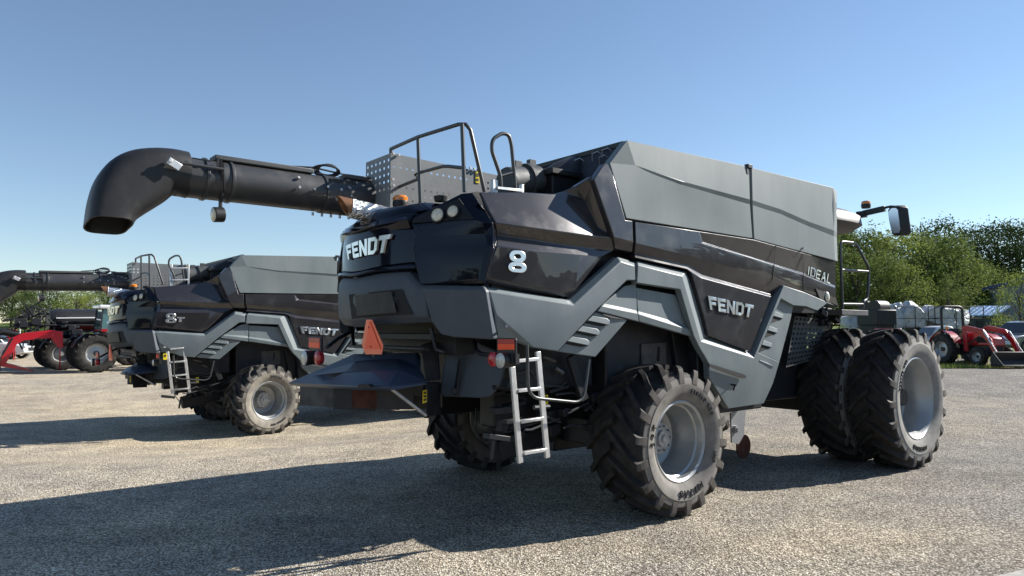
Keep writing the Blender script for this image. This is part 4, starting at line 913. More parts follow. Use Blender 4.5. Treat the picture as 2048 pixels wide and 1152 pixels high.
MT['grass']=mat('mown_grass',(.075,.125,.022),.9,0,0,.2,noise=(1.2,(.17,.20,.05),.35,.7),bump=(30,.8,.05))
MT['blade']=foliage('grass_blades',(.13,.19,.03),(.34,.36,.10),.35)
MT['tred']=mat('red_tractor_paint',(.36,.008,.014),.3,0,.5,.5,noise=(5,(.30,.02,.02),.5,.8)); MT['lred']=mat('bright_red_loader_paint',(.52,.008,.022),.28,0,.6,.5)
MT['white']=mat('white_car_paint',(.74,.75,.76),.25,0,.8,.5); MT['greyc']=mat('grey_car_paint',(.30,.32,.34),.25,.4,.8,.5); MT['wind']=mat('car_window',(.02,.03,.035),.06,0,.6,.6)
MT['wrap']=mat('white_plastic_wrap',(.48,.50,.52),.3,0,.2,.5,noise=(3.5,(.30,.32,.35),.45,.7),bump=(5,1,.2))
MT['blue']=mat('blue_metal_roof',(.02,.045,.16),.4,.2); MT['sblue']=mat('pale_blue_metal_roof',(.20,.32,.50),.35,.3); MT['cladding']=mat('grey_metal_cladding',(.26,.28,.31),.5,.1,0,.4)
# ------------------------------------------------------------------ vegetation
def tree_template(name,h,w,m,seed,leaves=8000,ls=.33,base=.16,shape=1.):
    rn=random.Random(seed); root=bpy.data.objects.new(name,None); COL.objects.link(root)
    T=MB(); T.tube([(0,0,-.3),(rn.uniform(-.1,.1),rn.uniform(-.1,.1),h*.25),(rn.uniform(-.3,.3),rn.uniform(-.3,.3),h*.55),(rn.uniform(-.3,.3),rn.uniform(-.3,.3),h*.85)],[h*.022,h*.018,h*.011,h*.003],8)
    cl=[]
    for k in range(64):
        z=base+(1-base)*rn.random()**.9; rr=w/2*(math.sin(PI*min(1,((z-base)/(1-base))*.80+.17))**.75)*shape
        a=rn.uniform(0,2*PI); r=rr*math.sqrt(rn.uniform(.12,1)); cl.append(Vector((r*math.cos(a),r*math.sin(a),z*h*.95)))
    for c in cl[:18]: 
        z0=c.z*.62; T.tube([(0,0,z0),(c.x*.5,c.y*.5,z0+(c.z-z0)*.6),c],[h*.007,h*.005,h*.002],5)
    T.build('trunk',MT['bark'],root,smooth=60)
    V=[];F=[]
    per=leaves//len(cl)
    for c in cl:
        cr=w*rn.uniform(.09,.18)
        for k in range(per):
            d=Vector((rn.gauss(0,1),rn.gauss(0,1),rn.gauss(0,.75))).normalized()*cr*rn.random()**.42
            p=c+d; n=(d.normalized()*.8+Vector((rn.gauss(0,.6),rn.gauss(0,.6),rn.gauss(.5,.6)))).normalized(); u=n.orthogonal().normalized(); v=n.cross(u); a=rn.uniform(0,2*PI)
            u,v=u*math.cos(a)+v*math.sin(a),v*math.cos(a)-u*math.sin(a); s=ls*rn.uniform(.55,1.15); o=len(V)
            V+= [p-u*s*.5,p+v*s*.32,p+u*s*.55,p-v*s*.32]; F.append((o,o+1,o+2,o+3))
    mb=MB(); mb.v=[tuple(v) for v in V]; mb.f=F; mb.build('crown',m,root,smooth=0,weld=False,recalc=False)
    return root
FIRST={}
def put_tree(kind,px,d,h,label,group,rz=None,x=None,wx=1.):
    p=gp_(px,d) if x is None else Vector((x,d,gz(x,d)))
    root=TPL[kind][0]
    o=root if kind not in FIRST else copy_tree(root)
    FIRST[kind]=1; s=h/TPL[kind][1]; o.location=p; o.scale=(s*wx,s*wx,s); o.rotation_euler=(0,0,random.uniform(0,6.28) if rz is None else rz)
    return tag(o,label,'tree',group)
def blades(mb,rn,x0,x1,y0,y1,n,h,w=.012):
    for k in range(n):
        x,y=rn.uniform(x0,x1),rn.uniform(y0,y1); z=gz(x,y); a=rn.uniform(0,PI); hh=h*rn.uniform(.5,1.3); dx,dy=math.cos(a)*w,math.sin(a)*w; lx,ly=rn.gauss(0,.3)*hh,rn.gauss(0,.3)*hh
        mb.add([(x-dx,y-dy,z),(x+dx,y+dy,z),(x+lx,y+ly,z+hh)],[(0,1,2)])
# ------------------------------------------------------------------ vehicles
def ag_wheel(parent,loc,Rt,W,rr,lugs,lh,rimm,side,name='wheel',seg=48,hubm=None):
    e=bpy.data.objects.new(name,None); COL.objects.link(e); e.parent=parent; e.location=loc
    T,L,Wm=tyre_mesh(Rt,W,rr,lugs,lh,R(24),seg=seg,lw=lh*1.1)
    b=MB(); b.add(T.v,T.f); b.add(L.v,L.f); b.add(Wm.v,Wm.f); b.build('tyre',MT['rub'],e,smooth=32,weld=False)
    hw=W/2; o=side; m=MB()
    for s in(o,-o): m.lathe([(s*hw*.78,rr+.01),(s*hw*.84,rr+.012),(s*hw*.7,rr-.02),(s*hw*.2,rr*.85),(s*hw*.1,rr*.55)],(0,0,0),(0,1,0),32)
    m.lathe([(o*hw*.1,rr*.86),(o*hw*.25,rr*.45),(o*hw*.35,.001)],(0,0,0),(0,1,0),32); m.build('rim',rimm,e,smooth=40)
    MB().cyl((0,o*hw*.2,0),(0,o*hw*.55,0),rr*.28,14).build('hub',hubm or MT['dark'],e)
    return e
def compact_tractor():
    K=bpy.data.objects.new('compact_tractor',None); COL.objects.link(K)
    r,d=MT['tred'],MT['dark']
    hood=[(.55,.80),(.55,1.32),(1.2,1.30),(1.78,1.20),(1.98,1.05),(2.0,.78)]
    MB().prism([(x,-.27,z) for x,z in hood],(0,.54,0)).build('hood',r,K,bevel=.05,seg=3)
    MB().bb((1.2,-.28,.9),(1.85,-.272,1.12)).bb((1.2,.272,.9),(1.85,.28,1.12)).each('hood_grille',MT['black'],K)
    MB().bb((-.2,-.2,.45),(1.95,.2,.80)).bb((-.35,-.28,.4),(.35,.28,.85)).bb((1.4,-.5,.36),(1.6,.5,.46)).build('chassis',d,K,bevel=.02)
    for s in(-1,1):
        c=Vector((0,s*.62,.62)); G=[]
        for k in range(9):
            a=R(20+18*k); G.append([c+Vector((.74*math.cos(a),-.17,.74*math.sin(a))),c+Vector((.74*math.cos(a),.17,.74*math.sin(a))),c+Vector((.70*math.cos(a),.19,.70*math.sin(a)))])
        MB().grid(G).build('fender',r,K,smooth=50)
        ag_wheel(K,(0,s*.66,.62),.62,.36,.32,16,.045,MT['rim'],s); ag_wheel(K,(1.62,s*.60,.38),.38,.24,.2,14,.025,MT['rim'],s)
        MB().cyl((.12,s*.62,1.42),(.12,s*.62,1.52),.05,10).build('turn_signal',MT['amber'],K)
        # loader: post, arm, cylinder, lower arm
        MB().bar((.85,s*.42,.55),(.80,s*.42,1.45),.08,.18).build('loader_post',r,K,bevel=.015)
        q=[(.72,1.5),(.95,1.58),(1.75,1.42),(2.12,1.05),(2.42,.42),(2.30,.36),(1.95,.95),(1.62,1.24),(.9,1.38)]
        MB().prism([(x,s*.50-.04,z) for x,z in q],(0,.08,0)).build('loader_arm',r,K,bevel=.015)
        MB().tube([(1.0,s*.43,.85),(1.55,s*.45,1.15)],.035,8).tube([(1.55,s*.45,1.15),(1.8,s*.46,1.22)],.018,8).build('lift_cylinder',d,K)
        MB().tube([(1.85,s*.56,1.35),(2.2,s*.56,.85)],.032,8).tube([(2.2,s*.56,.85),(2.42,s*.56,.55)],.018,8).build('bucket_cylinder',MT['alu'],K)
    MB().bar((2.33,-.5,.52),(2.33,.5,.52),.09,.09).build('cross_tube',r,K,bevel=.01)
    pr=[(2.42,.0),(3.05,.02),(3.04,.05),(2.55,.07),(2.45,.2),(2.55,.52),(2.50,.54),(2.38,.25)]
    MB().prism([(x,-.85,z+.05) for x,z in pr],(0,1.7,0)).prism([(2.44,-.85,.06),(3.0,-.85,.07),(2.53,-.85,.58)],(0,.02,0)).prism([(2.44,.83,.06),(3.0,.83,.07),(2.53,.83,.58)],(0,.02,0)).build('bucket',MT['matte'],K,bevel=.008)
    MB().tube(fillet([(-.25,-.5,.8),(-.3,-.5,2.35),(-.3,.5,2.35),(-.25,.5,.8)],.22,5),.055,8).build('roll_bar',MT['matte'],K,smooth=60)
    MB().bb((-.2,-.24,.95),(.25,.24,1.06)).bb((-.28,-.24,1.0),(-.18,.24,1.45)).build('seat',MT['matte'],K,bevel=.04)
    MB().tube([Vector((.48,0,1.32))+Vector((.19*math.cos(a)*.7,.19*math.sin(a),.19*math.cos(a)*.7)) for a in [2*PI*k/18 for k in range(18)]],.016,6,closed=True).tube([(.6,0,1.1),(.48,0,1.32)],.02,6).build('steering_wheel',MT['matte'],K)
    return K
def car(name,m,pick=False):
    K=bpy.data.objects.new(name,None); COL.objects.link(K)
    low=[(-2.25,.45),(-2.28,.85),(-2.1,1.0),(-1.0,1.02),(1.0,1.0),(1.9,.9),(2.25,.72),(2.28,.42),(1.9,.3),(-1.9,.3)]
    cab=[(-2.0 if not pick else -.5,1.0),(-1.7 if not pick else -.45,1.55),(-1.2 if not pick else -.2,1.66),(.1,1.68),(.55,1.6),(1.15,1.0)]
    MB().prism([(x,-.9,z) for x,z in low],(0,1.8,0)).build('body',m,K,bevel=.07,seg=3)
    V=[]; n=len(cab)
    a=[Vector((x,-.86 if z<1.1 else -.68,z)) for x,z in cab]; b=[Vector((p.x,-p.y,p.z)) for p in a]
    MB().add(a+b,[tuple(range(n))[::-1],tuple(range(n,2*n))]+[(i,(i+1)%n,n+(i+1)%n,n+i) for i in range(n)]).build('cabin',m,K,bevel=.05,seg=3)
    q=[(x*.9,1.06+(z-1.06)*.86) for x,z in cab]
    for s in(-1,1):
        mid=(q[0][0]+q[-1][0])/2
        for x0,x1 in((0,.47),(.53,1)):
            def W(f,top): 
                bx=q[0][0]*(1-f)+q[-1][0]*f; tx=q[1][0]*(1-f)+q[4][0]*f; return (tx,s*.715,1.5) if top else (bx,s*.865,1.08)
            MB().quad(W(x0,0),W(x1,0),W(x1,1),W(x0,1)).build('side_window',MT['wind'],K,smooth=0)
    MB().quad((1.1,-.75,1.06),(1.1,.75,1.06),(.6,.62,1.57),(.6,-.62,1.57)).xf(Matrix.Translation((.03,0,.012))).build('windscreen',MT['wind'],K)
    for s in(-1,1):
        MB().bb((2.1,s*.72-.16,.68),(2.285,s*.72+.16,.82)).build('headlight',MT['lens'],K,bevel=.03)
        for x in(-1.4,1.4):
            e=bpy.data.objects.new('wheel',None); COL.objects.link(e); e.parent=K; e.location=(x,s*.84,.35)
            MB().lathe([(-.1,.2),(-.11,.32),(-.07,.35),(.07,.35),(.11,.32),(.1,.2)],(0,0,0),(0,1,0),32).build('tyre',MT['rub'],e,smooth=40)
            r=MB().lathe([(s*.1,.215),(s*.105,.2),(s*.06,.19)],(0,0,0),(0,1,0),28)
            for k in range(5): a=2*PI*k/5; r.bar((.03*math.cos(a),s*.085,.03*math.sin(a)),(.2*math.cos(a),s*.085,.2*math.sin(a)),.05,.03,up=(0,1,0))
            r.build('rim',MT['rim'],e,smooth=40)
            MB().lathe([(0,.40),(.03,.42),(.06,.42)],(x,s*.86,.36),(0,s,0),28).build('wheel_arch',MT['matte'],K)
    MB().bb((2.24,-.4,.5),(2.30,.4,.72)).build('grille',MT['matte'],K,bevel=.02)
    return K
def loader():
    K=bpy.data.objects.new('front_loader',None); COL.objects.link(K); r=MT['lred']
    for s in(-1,1):
        y=s*.5
        q=[(.2,2.05),(-.1,2.18),(-1.5,2.0),(-2.05,1.72),(-2.28,1.0),(-2.46,.42),(-2.2,.36),(-1.9,.95),(-1.72,1.42),(-1.4,1.62),(-.1,1.76)]
        MB().prism([(x,y-.09,z) for x,z in q],(0,.18,0)).build('loader_arm',r,K,bevel=.02)
        MB().prism([(.35,y-.1,1.2),(.3,y-.1,2.1),(-.15,y-.1,2.15),(-.2,y-.1,1.7),(.1,y-.1,1.25)],(0,.2,0)).bar((.2,y,1.3),(.25,y,.02),.04,.04).build('loader_post',r,K,bevel=.02)
        MB().tube([(-.1,y-.12,1.4),(-.9,y-.12,1.72)],.045,8).tube([(-1.9,y-.12,1.75),(-2.3,y-.12,.9)],.045,8).tube([(-2.3,y-.12,.9),(-2.5,y-.12,.55)],.022,8).build('hydraulic_cylinder',MT['matte'],K)
        MB().prism([(-2.3,y-.05,.5),(-1.5,y-.05,.22),(-.9,y-.05,.02),(-1.0,y-.05,.0),(-2.4,y-.05,.3)],(0,.1,0)).build('stand_leg',r,K,bevel=.01)
        MB().bb((-.05,y-.07,1.92),(.18,y-.062,2.04)).bb((-2.2,y-.07,1.0),(-2.12,y-.062,1.25)).build('white_decal',MT['white'],K)
    MB().bar((-2.3,-.55,.6),(-2.3,.55,.6),.12,.12).build('cross_tube',r,K)
    pr=[(-2.4,.05),(-2.38,.75),(-2.5,.8),(-2.62,.3),(-3.3,.08),(-3.3,.03)]
    MB().prism([(x,-.95,z) for x,z in pr],(0,1.9,0)).prism([(-2.4,-.95,.05),(-2.45,-.95,.8),(-3.25,-.95,.06)],(0,.03,0)).prism([(-2.4,.92,.05),(-2.45,.92,.8),(-3.25,.92,.06)],(0,.03,0)).build('bucket',MT['matte'],K,bevel=.01)
    return K
def sprayer():
    K=bpy.data.objects.new('crop_sprayer',None); COL.objects.link(K); d,r=MT['dark'],MT['tred']; rn=random.Random(5)
    for s in(-1,1):
        for x in(0,3.6):
            ag_wheel(K,(x,s*1.5,.82),.82,.55,.40,18,.05,MT['white'] if 0 else MT['rim'],s,hubm=MT['alu'])
            c=Vector((x,s*1.5,.82)); G=[]
            for k in range(8): a=R(15+21*k); G.append([c+Vector((.95*math.cos(a),-.32,.95*math.sin(a))),c+Vector((.95*math.cos(a),.32,.95*math.sin(a)))])
            MB().grid(G).add([(p[0],p[1],p[2]-.03) for g in G for p in g],[(2*i,2*i+1,2*i+3,2*i+2) for i in range(7)]).build('fender',MT['matte'],K,smooth=60)
    m=MB().bb((-1.2,-.5,1.2),(4.6,.5,1.5)).bb((-.2,-1.4,.9),(.2,1.4,1.3)).bb((3.4,-1.4,.9),(3.8,1.4,1.3)); m.build('chassis',d,K,bevel=.02)
    MB().bb((-.6,-1.1,1.5),(1.6,-.5,1.75)).build('red_panel',r,K,bevel=.04)
    G=[]
    for k in range(9):
        x=-.4+2.8*k/8; s=.62 if k in(0,8) else .72+.025*(k%2); G.append([(x,s*1.1*math.cos(2*PI*j/24),2.45+s*math.sin(2*PI*j/24)*.8) for j in range(24)])
    MB().grid(G,closed=True).add(G[0],[tuple(range(24))]).add(G[-1],[tuple(range(24))]).build('black_tank',MT['matte'],K,smooth=40)
    MB().bar((-.2,-.95,2.55),(2.0,-.95,2.6),.1,.06).build('white_boom',MT['white'],K,bevel=.01)
    MB().cyl((1.9,-1.15,1.75),(3.4,-1.15,1.75),.36,24).build('silver_fuel_tank',MT['rim'],K,bevel=.03)
    # folded boom and plumbing at the tail
    m=MB()
    for k in range(46):
        a=Vector((rn.uniform(-1.9,-.1),rn.uniform(-1.2,1.0),rn.uniform(1.3,2.9))); b=a+Vector((rn.uniform(-.9,.9),rn.uniform(-.3,.3),rn.uniform(-.5,.5))); m.tube([a,b],rn.uniform(.02,.05),6)
    for k in range(5): a=-1.9+.4*k; m.tube([(a,-.9,1.2),(a+.1,-.9,2.7)],.03,6)
    m.tube([(-1.9,-.9,1.75),(2.2,-1.0,1.7)],.06,8).tube([(-1.9,-.9,2.2),(2.0,-1.0,2.2)],.05,8)
    m.build('folded_boom',MT['matte'],K)
    m=MB()
    for k in range(26):
        a=Vector((rn.uniform(-1.7,1.4),-1.0+rn.uniform(-.2,.3),rn.uniform(1.4,2.4))); m.box(a,(rn.uniform(.1,.5),.2,rn.uniform(.1,.35)))
    m.each('pump_block',MT['dark'],K,bevel=.02)
    MB().tube([Vector((-1.0,-.8,2.75))+Vector((.35*math.cos(a),.1*math.sin(a),.3*math.sin(a))) for a in [2*PI*k/20 for k in range(20)]],.05,6,closed=True).build('hose_reel',MT['matte'],K)
    MB().tube([(-1.7,-.95,1.75),(-2.3,-.95,1.9),(-2.65,-.95,1.8),(-2.7,-.95,1.5)],[.17,.18,.18,.2],14).build('boom_end',MT['matte'],K,smooth=60)
    MB().prism([(2.6,-.85,1.6),(4.4,-.85,1.6),(4.5,-.85,2.4),(4.2,-.85,3.0),(2.6,-.85,3.0)],(0,1.7,0)).build('cab_glass',MT['glass'],K,bevel=.04)
    MB().bb((2.5,-.95,3.0),(4.35,.95,3.15)).build('cab_roof',MT['white'],K,bevel=.05)
    return K
def farm_tractor():
    K=bpy.data.objects.new('farm_tractor',None); COL.objects.link(K); r=MT['tred']
    for s in(-1,1):
        ag_wheel(K,(0,s*1.0,.9),.9,.55,.45,18,.05,MT['rim'],s,hubm=MT['dark']); ag_wheel(K,(2.7,s*.95,.65),.65,.42,.34,16,.04,MT['white'],s,hubm=r)
        c=Vector((0,s*1.0,.9)); G=[]
        for k in range(8): a=R(10+22*k); G.append([c+Vector((1.02*math.cos(a),-.33,1.02*math.sin(a))),c+Vector((1.02*math.cos(a),.33,1.02*math.sin(a))),c+Vector((.97*math.cos(a),.34,.97*math.sin(a)))])
        MB().grid(G).build('fender',MT['matte'],K,smooth=50)
    MB().prism([(1.0,-.4,1.0),(1.0,-.4,2.0),(2.6,-.4,1.85),(3.2,-.4,1.6),(3.25,-.4,1.0)],(0,.8,0)).build('hood',r,K,bevel=.08,seg=3)
    MB().bb((-.5,-.35,.6),(3.1,.35,1.1)).build('chassis',MT['dark'],K,bevel=.03)
    MB().bb((.15,-.8,1.55),(1.8,.8,1.85)).build('cab_skirt',MT['white'],K,bevel=.04); MB().bb((.2,-.78,1.86),(1.75,.78,2.02)).build('red_band',r,K,bevel=.03)
    MB().prism([(.2,-.75,2.0),(1.75,-.75,2.0),(1.65,-.7,2.95),(.28,-.7,2.95)],(0,1.5,0)).build('cab_glass',mat('tinted_green_glass',(.05,.12,.12),.08,0,.8,.6),K,bevel=.02)
    m=MB()
    for x,y in((-.7,-.77),(.85,-.77),(.1,-.77),(-.7,.77),(.85,.77)): m.bar((x+.9,y,1.9),(x*.9+.9,y*.94,3.0),.06,.06)
    m.build('cab_pillar',MT['matte'],K)
    MB().bb((.1,-.85,2.96),(1.85,.85,3.14)).build('cab_roof',MT['white'],K,bevel=.06,seg=3)
    return K
def bundle(name,dims,seed):
    rn=random.Random(seed); K=MB(); n=28; G=[]
    for i in range(15):
        t=i/14; row=[]
        for k in range(n):
            a=2*PI*k/n; cs,sn=math.cos(a),math.sin(a); e=3.4; q=(math.sin(PI*min(max(t,.02),.98)))**.35
            w=1+.10*math.sin(5*a+seed+3*t)+.07*rn.uniform(-1,1)
            row.append(Vector((dims[0]*(t-.5),dims[1]/2*w*q*math.copysign(abs(cs)**(2/e),cs),max(.0,dims[2]/2+dims[2]/2*w*q*math.copysign(abs(sn)**(2/e),sn)+.12*dims[2]*math.sin(6*t+seed)))))
        G.append(row)
    K.grid(G,closed=True).add(G[0],[tuple(range(n))]).add(G[-1],[tuple(range(n))]); return K.build(name,MT['wrap'],smooth=45,weld=False)
# ------------------------------------------------------------------ assemble
setup()
rn=random.Random(4)
def lin(a,b,n): return [a+(b-a)*i/n for i in range(n+1)]
xs=lin(-150,-40,16)+lin(-37.5,40,62)+lin(45,150,15); ys=lin(-60,-6,10)+lin(-5,50,55)+lin(52,130,24)
def lot(x,y):
    yf=71 if x<-20 else (71-(x+20)*.95 if x<22 else 26.)
    yf=max(yf,26.3); return y<yf+.5*math.sin(x*.8) and -58<x<60
xl=lin(-58,-20,38)+lin(-19,30,98)+lin(31,60,29); yl_=lin(-60,-6,14)+lin(-5,32,148)+lin(33,74,82)
terrain_sheet('grass_field',MT['grass'],lambda x,y:True,xs,ys,-.05)
terrain_sheet('gravel_lot',gravel_mat(),lot,xl,yl_,0)
far=MB(); far.quad((-1500,130,2.9),(1500,130,2.9),(1500,2500,12),(-1500,2500,12)).quad((-1500,-800,-.6),(-150,-800,-.6),(-150,2500,2),(-1500,2500,2)).quad((150,-800,-.6),(1500,-800,-.6),(1500,2500,2),(150,2500,2)).quad((-150,-800,-.6),(150,-800,-.6),(150,-60,-.2),(-150,-60,-.2))
tag(far.build('far_field',MT['grass'],weld=False),kind='structure')
q=[(1985,1152),(2012,1146),(2048,1137),(2110,1122),(2110,1175),(1985,1175)]
qq=[CAM+ray(a,b_)*((0.02-CAMZ)/ray(a,b_).z) for a,b_ in q]
tag(MB().prism(qq,(0,0,-.06)).build('concrete_pad',mat('worn_concrete',(.36,.34,.31),.85,noise=(9,(.2,.19,.17),.4,.7)),bevel=.01),kind='structure')
# combines
K1=make_combine(); tag(K1,'nearest dark grey combine harvester with an 8 badge and dual front wheels','combine harvester','combine harvesters parked side by side')
K2=copy_tree(K1); tag(K2,'farther dark grey combine harvester with an 8T badge and muddy tyres','combine harvester')
K2.matrix_world=Matrix.Translation((-6.595,17.405,-.349))@Matrix.Rotation(PI/2-R(51.491),4,'Z')@Matrix.Rotation(-R(1.581),4,'Y')
for ch in list(K2.children):
    if ch.name.startswith('wheel') and abs(ch.location.x)<.5:
        loc=ch.location.copy(); sd=-1 if loc.y<0 else 1
        for g in list(ch.children): bpy.data.objects.remove(g)
        bpy.data.objects.remove(ch); loc.z-=.06; wheel(K2,loc,'rear',sd,2 if sd<0 else 0,R(9))
for ch in K2.children:
    b=ch.name.split('.')[0]
    if b=='ladder': ch.location.z+=.28
    if b=='upper_ladder': ch.location.z+=.3
    if b in('straw_deflector','deflector_handle','spreader_vane','deflector_strut'): ch.location.x+=.5
# the T after the 8 on the farther machine
badge('T',[(1056,520),(1080,523.5),(1077,545),(1053,541)],lambda u,v,o:S(u,v,.004+o),.02).build('letter_badge',MT['steel'],K2)
dc=MB().box((-2.02,-1.535,1.80),(.075,.012,.13)).build('warning_decal',MT['yellow'],K2); dp=MB().box((-2.02,-1.543,1.82),(.03,.006,.05)).build('decal_print',MT['ink'],K2)
# right: tractor on the grass
TR=compact_tractor(); p=gp_(1886,28.9); TR.location=p+Vector((.66,.08,0)); TR.rotation_euler=(0,0,R(280)); tag(TR,'red compact tractor with a roll bar and front loader bucket, parked on the grass','tractor')
c1=car('parked_car',MT['greyc']); p=gp_(2052,37); c1.location=p; c1.rotation_euler=(0,0,R(200)); tag(c1,'grey car at the right edge behind the red tractor loader','car','cars parked around the yard')
c2=car('parked_pickup',MT['white'],True); p=gp_(1878,43); c2.location=p-Vector((0,0,.3)); c2.rotation_euler=(0,0,R(185)); tag(c2,'white pickup between the big dual tyre and the red tractor','pickup')
c3=car('parked_car',MT['white']); p=gp_(-18,44); c3.location=p; c3.rotation_euler=(0,0,R(12)); tag(c3,'white car at the left edge behind the black loader bucket','car','cars parked around the yard')
def place(o,px,d,z=0,rz=0,**k): p=gp_(px,d); o.location=p+Vector((0,0,z)); o.rotation_euler=(0,0,rz); return tag(o,**k)
b=bundle('wrapped_bundle',(3.2,2.0,1.55),1); place(b,1888,47,1.05,R(8),label='large plastic wrapped bundle seen through the tractor roll bar',cat='bundle',group='plastic wrapped loads')
b=bundle('wrapped_bundle',(1.2,1.4,1.9),2); place(b,1786,47,1.0,R(20),label='peaked white plastic bundle beside the black machine above the dual tyre',cat='bundle',group='plastic wrapped loads')
b=bundle('wrapped_bundle',(1.9,1.6,1.7),5); place(b,1820,47,1.0,R(-8),label='lumpy white plastic bundle between the peaked bundle and the roll bar',cat='bundle',group='plastic wrapped loads')
b=bundle('wrapped_bundle',(1.5,1.6,1.2),9); place(b,1708,44,.9,R(-8),label='low white plastic bundle behind the inner dual tyre',cat='bundle',group='plastic wrapped loads')
for px,lb,L_ in((1810,'flat black trailer carrying the white bundles behind the dual tyre',5.4),(1890,'flat black trailer under the large wrapped bundle',3.8)):
    t=empty('flat_trailer',gp_(px,47),R(5),lb,'trailer','flat trailers')
    MB().bb((-L_/2,-1.1,.85),(L_/2,1.1,1.02)).build('deck',MT['matte'],t,bevel=.02)
    for x in(-.5,.5):
        for s in(-1,1): MB().lathe([(-.12,.2),(-.12,.38),(.12,.38),(.12,.2)],(x*1.0,s*1.15,.4),(0,1,0),24).build('wheel',MT['rub'],t)
    m=MB()
    for x in lin(-L_/2,L_/2,4): m.tube([(x,-1.08,1.0),(x,-1.08,2.55)],.03,6)
    m.tube([(-L_/2,-1.08,2.55),(L_/2,-1.08,2.55)],.025,6).tube([(-L_/2,-1.08,1.8),(L_/2,-1.08,1.8)],.02,6); m.build('stake_rack',MT['matte'],t)
t=empty('seed_hopper',gp_(1754,42),R(15),'black double drum machine standing above the inner dual tyre','farm machine')
m=MB()
for y in(-.35,.4): m.lathe([(0,.001),(0,.42),(1.0,.42),(1.0,.001)],(-.5,y,2.35),(1,.3,0),20)
m.build('drum',MT['matte'],t,smooth=40); MB().bb((-.7,-.8,1.3),(.7,.8,2.2)).build('hopper',MT['dark'],t,bevel=.05); MB().bb((-.6,-.7,0),(.6,.7,1.3)).build('frame',MT['dark'],t,bevel=.02)
t=empty('red_implement',gp_(1775,40),0,'low red implement just above the outer dual tyre','implement'); MB().bb((-.5,-.6,.7),(.5,.6,1.12)).build('body',MT['tred'],t,bevel=.06); m=MB()
for x in(-.8,.8): m.lathe([(-.1,.2),(-.1,.42),(.1,.42),(.1,.2)],(x,-.65,.42),(0,1,0),20)
m.build('wheel',MT['rub'],t)
# buildings right
p=gp_(2080,62); H=empty('metal_building',p,R(-43),'large grey metal building with a dark blue roof at the right edge','building')
MB().bb((-3.6,0,-1),(9,14,4.6)).build('wall',MT['cladding'],H)
m=MB()
for k in range(26): m.bb((-3.58+.48*k,-.03,-.5),(-3.52+.48*k,-.001,4.6))
m.build('wall_rib',MT['cladding'],H)
MB().prism([(-4.1,-.6,4.35),(-4.1,-.6,4.6),(9,-.6,8.2),(9,-.6,7.95)],(0,15.2,0)).build('roof',MT['blue'],H)
MB().prism([(-3.6,0,4.6),(9,0,4.6),(9,0,7.9)],(0,.2,0)).build('gable',MT['cladding'],H)
p=gp_(1972,58); H=empty('lean_to_shed',p,R(-36),'small shed with a pale blue ribbed metal roof beside the grey building','shed')
MB().bb((-1.0,.2,0),(.9,3,1.75)).build('wall',MT['bump'],H)
MB().prism([(-1.75,-.5,1.85),(-1.75,-.5,1.95),(-.9,1.6,2.75),(-.9,1.6,2.65)],(2.6,0,0)).build('roof',MT['sblue'],H); m=MB()
for k in range(7): m.bar((-1.7+.38*k,-.5,1.97),(-.85+.38*k,1.6,2.77),.04,.05)
m.build('roof_rib',MT['sblue'],H)
MB().bb((-.7,.15,.1),(-.1,.2,1.5)).build('door',MT['dark'],H)
# left: sprayer, tractor, loaders
SP=sprayer(); p=gp_(126,34.5); hd=PI/2-R(50); q=Matrix.Rotation(hd,3,'Z')@Vector((0,-1.75,0)); SP.location=Vector((p.x-q.x,p.y-q.y,gz(p.x,p.y)-.02)); SP.rotation_euler=(0,0,hd); tag(SP,'black crop sprayer with folded boom and ribbed tank left of a tractor cab','sprayer')
FT=farm_tractor(); p=gp_(196,32.5); q=Matrix.Rotation(hd,3,'Z')@Vector((0,-1.3,0)); FT.location=Vector((p.x-q.x,p.y-q.y,gz(p.x,p.y)-.02)); FT.rotation_euler=(0,0,hd); tag(FT,'red and white cab tractor half hidden by the rear of the farther combine','tractor')
LD=loader(); p=gp_(112,33.2); LD.location=p+Vector((0,0,.08)); LD.rotation_euler=(0,0,R(34)); LD.scale=(.86,.86,.86); tag(LD,'bright red loader frame with a black bucket beside the sprayer wheel','loader','red loader frames')
LD2=copy_tree(LD); p=gp_(22,42); LD2.location=p; LD2.rotation_euler=(0,0,R(30)); tag(LD2,'red loader frame above the white car, cut by the left edge','loader')
# post
PO=MB().tube([(0,0,-.2),(0,0,1.55)],.07,8).build('white_post',MT['white']); place(PO,40,74,label='thin white post standing in the grass field',cat='post')
# trees
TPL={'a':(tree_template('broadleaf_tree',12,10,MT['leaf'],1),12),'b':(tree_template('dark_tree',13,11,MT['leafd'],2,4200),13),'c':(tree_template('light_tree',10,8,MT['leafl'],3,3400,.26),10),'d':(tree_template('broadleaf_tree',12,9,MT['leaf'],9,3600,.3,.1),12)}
gA='trees of the wood behind the yard'
for i,(px,d,h,k) in enumerate([(1660,70,11.6,'a'),(1700,74,11.4,'d'),(1735,70,10.8,'a'),(1770,78,11.2,'d'),(1795,66,10.2,'c'),(1830,72,10.8,'a'),(1862,64,8.6,'d'),(1895,66,9.8,'a'),(1908,66,8.6,'c'),(1962,84,9.2,'d'),(1990,86,8.2,'c'),(1715,60,7.6,'d'),(1765,60,7.2,'a'),(1815,58,6.2,'c'),(1620,72,11.6,'d'),(1640,62,9,'a'),(1900,60,5.4,'d'),(1938,70,6.6,'a')]):
    put_tree(k,px,d,h,'leafy green tree in the sunlit front of the wood behind the yard',gA)
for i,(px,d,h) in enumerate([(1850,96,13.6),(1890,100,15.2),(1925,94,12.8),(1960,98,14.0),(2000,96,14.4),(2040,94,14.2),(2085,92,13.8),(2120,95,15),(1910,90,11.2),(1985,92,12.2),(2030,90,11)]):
    put_tree('b',px,d,h,'tall dark tree on the shaded rise at the back of the wood',gA+' rising at the right')
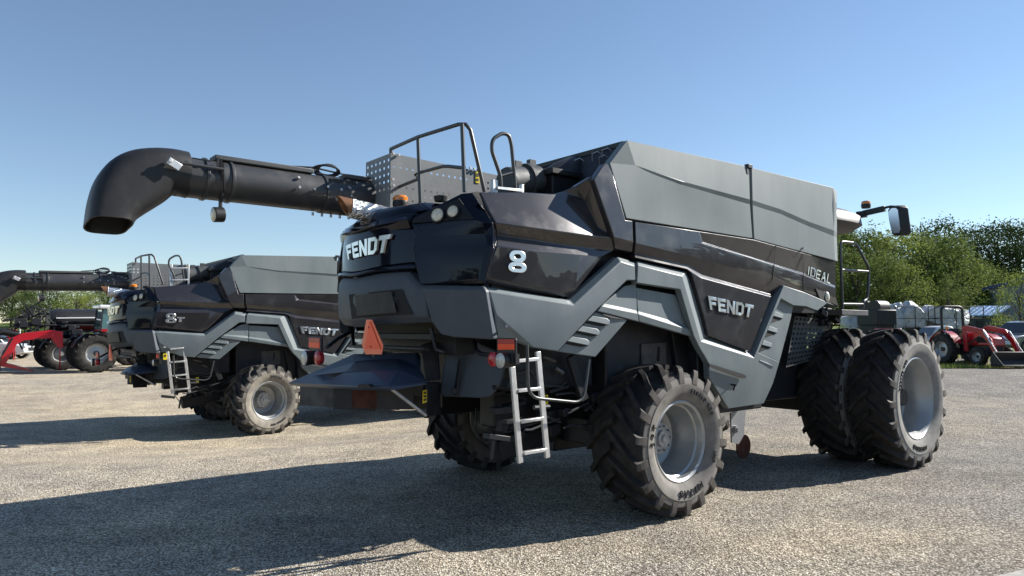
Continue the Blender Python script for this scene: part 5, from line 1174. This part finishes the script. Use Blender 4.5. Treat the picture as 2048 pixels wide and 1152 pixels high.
for px,d,h,k in [(-20,95,6.8,'b'),(22,98,6.6,'a'),(62,90,5.4,'b'),(75,94,6.0,'b'),(48,96,5.9,'d'),(112,100,5.6,'b'),(128,92,5.2,'d'),(188,96,5.4,'a'),(215,100,5.0,'b'),(95,104,5.2,'d'),(235,96,5.2,'b'),(270,98,5.0,'d'),(168,90,5.0,'c')]:
    put_tree(k,px,d,h+.4,'low round tree along the far edge of the left field','trees along the left field',wx=1.15)
put_tree('c',152,86,6.9,'tallest pale green tree on the left, behind the sprayer',None,wx=.95)
put_tree('c',2042,40,4.6,'young light green tree in front of the grey building',None,wx=.75)
# a wood on the far side of the yard, behind the photographer, mirrored in the paint
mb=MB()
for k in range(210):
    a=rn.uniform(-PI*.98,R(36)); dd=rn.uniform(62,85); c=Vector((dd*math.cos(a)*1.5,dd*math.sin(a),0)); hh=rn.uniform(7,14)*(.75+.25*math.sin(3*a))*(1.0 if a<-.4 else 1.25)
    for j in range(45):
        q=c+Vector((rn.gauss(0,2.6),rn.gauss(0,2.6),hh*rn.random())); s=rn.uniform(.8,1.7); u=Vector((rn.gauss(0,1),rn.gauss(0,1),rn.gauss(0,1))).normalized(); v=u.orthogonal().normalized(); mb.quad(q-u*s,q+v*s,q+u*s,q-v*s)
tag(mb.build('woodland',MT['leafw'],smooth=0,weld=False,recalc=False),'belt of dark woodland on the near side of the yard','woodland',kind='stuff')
mb=MB()
for k in range(120):
    x=-34+80*k/119+rn.gauss(0,1.5); y=rn.uniform(104,124); z0=gz(x,y); hh=rn.uniform(5.5,8.5)*(1+.25*max(0,x)/45)
    for j in range(150):
        t=rn.random(); q=Vector((x+rn.gauss(0,1.9)*(1.15-t*.6),y+rn.gauss(0,1.9),z0+hh*t)); s=rn.uniform(.16,.36); u=Vector((rn.gauss(0,1),rn.gauss(0,1),rn.gauss(0,1))).normalized(); v=u.orthogonal().normalized(); mb.quad(q-u*s,q+v*s*.6,q+u*s,q-v*s*.6)
tag(mb.build('woodland',MT['leaf'],smooth=0,weld=False,recalc=False),'distant band of green woodland far behind the two combines','woodland',kind='stuff')
# grass
mb=MB(); blades(mb,rn,13,24,26.3,34,9000,.10,.014); blades(mb,rn,13,24,26.2,27.2,1800,.16,.012); tag(mb.build('grass_tufts',MT['blade'],smooth=0,weld=False,recalc=False),'short sunlit grass beside the gravel','grass',kind='stuff')
mb=MB(); blades(mb,rn,-66,-38,76,90,9000,.55,.06); tag(mb.build('tall_field_grass',MT['blade'],smooth=0,weld=False,recalc=False),'tall pale grass in the left field','grass',kind='stuff')
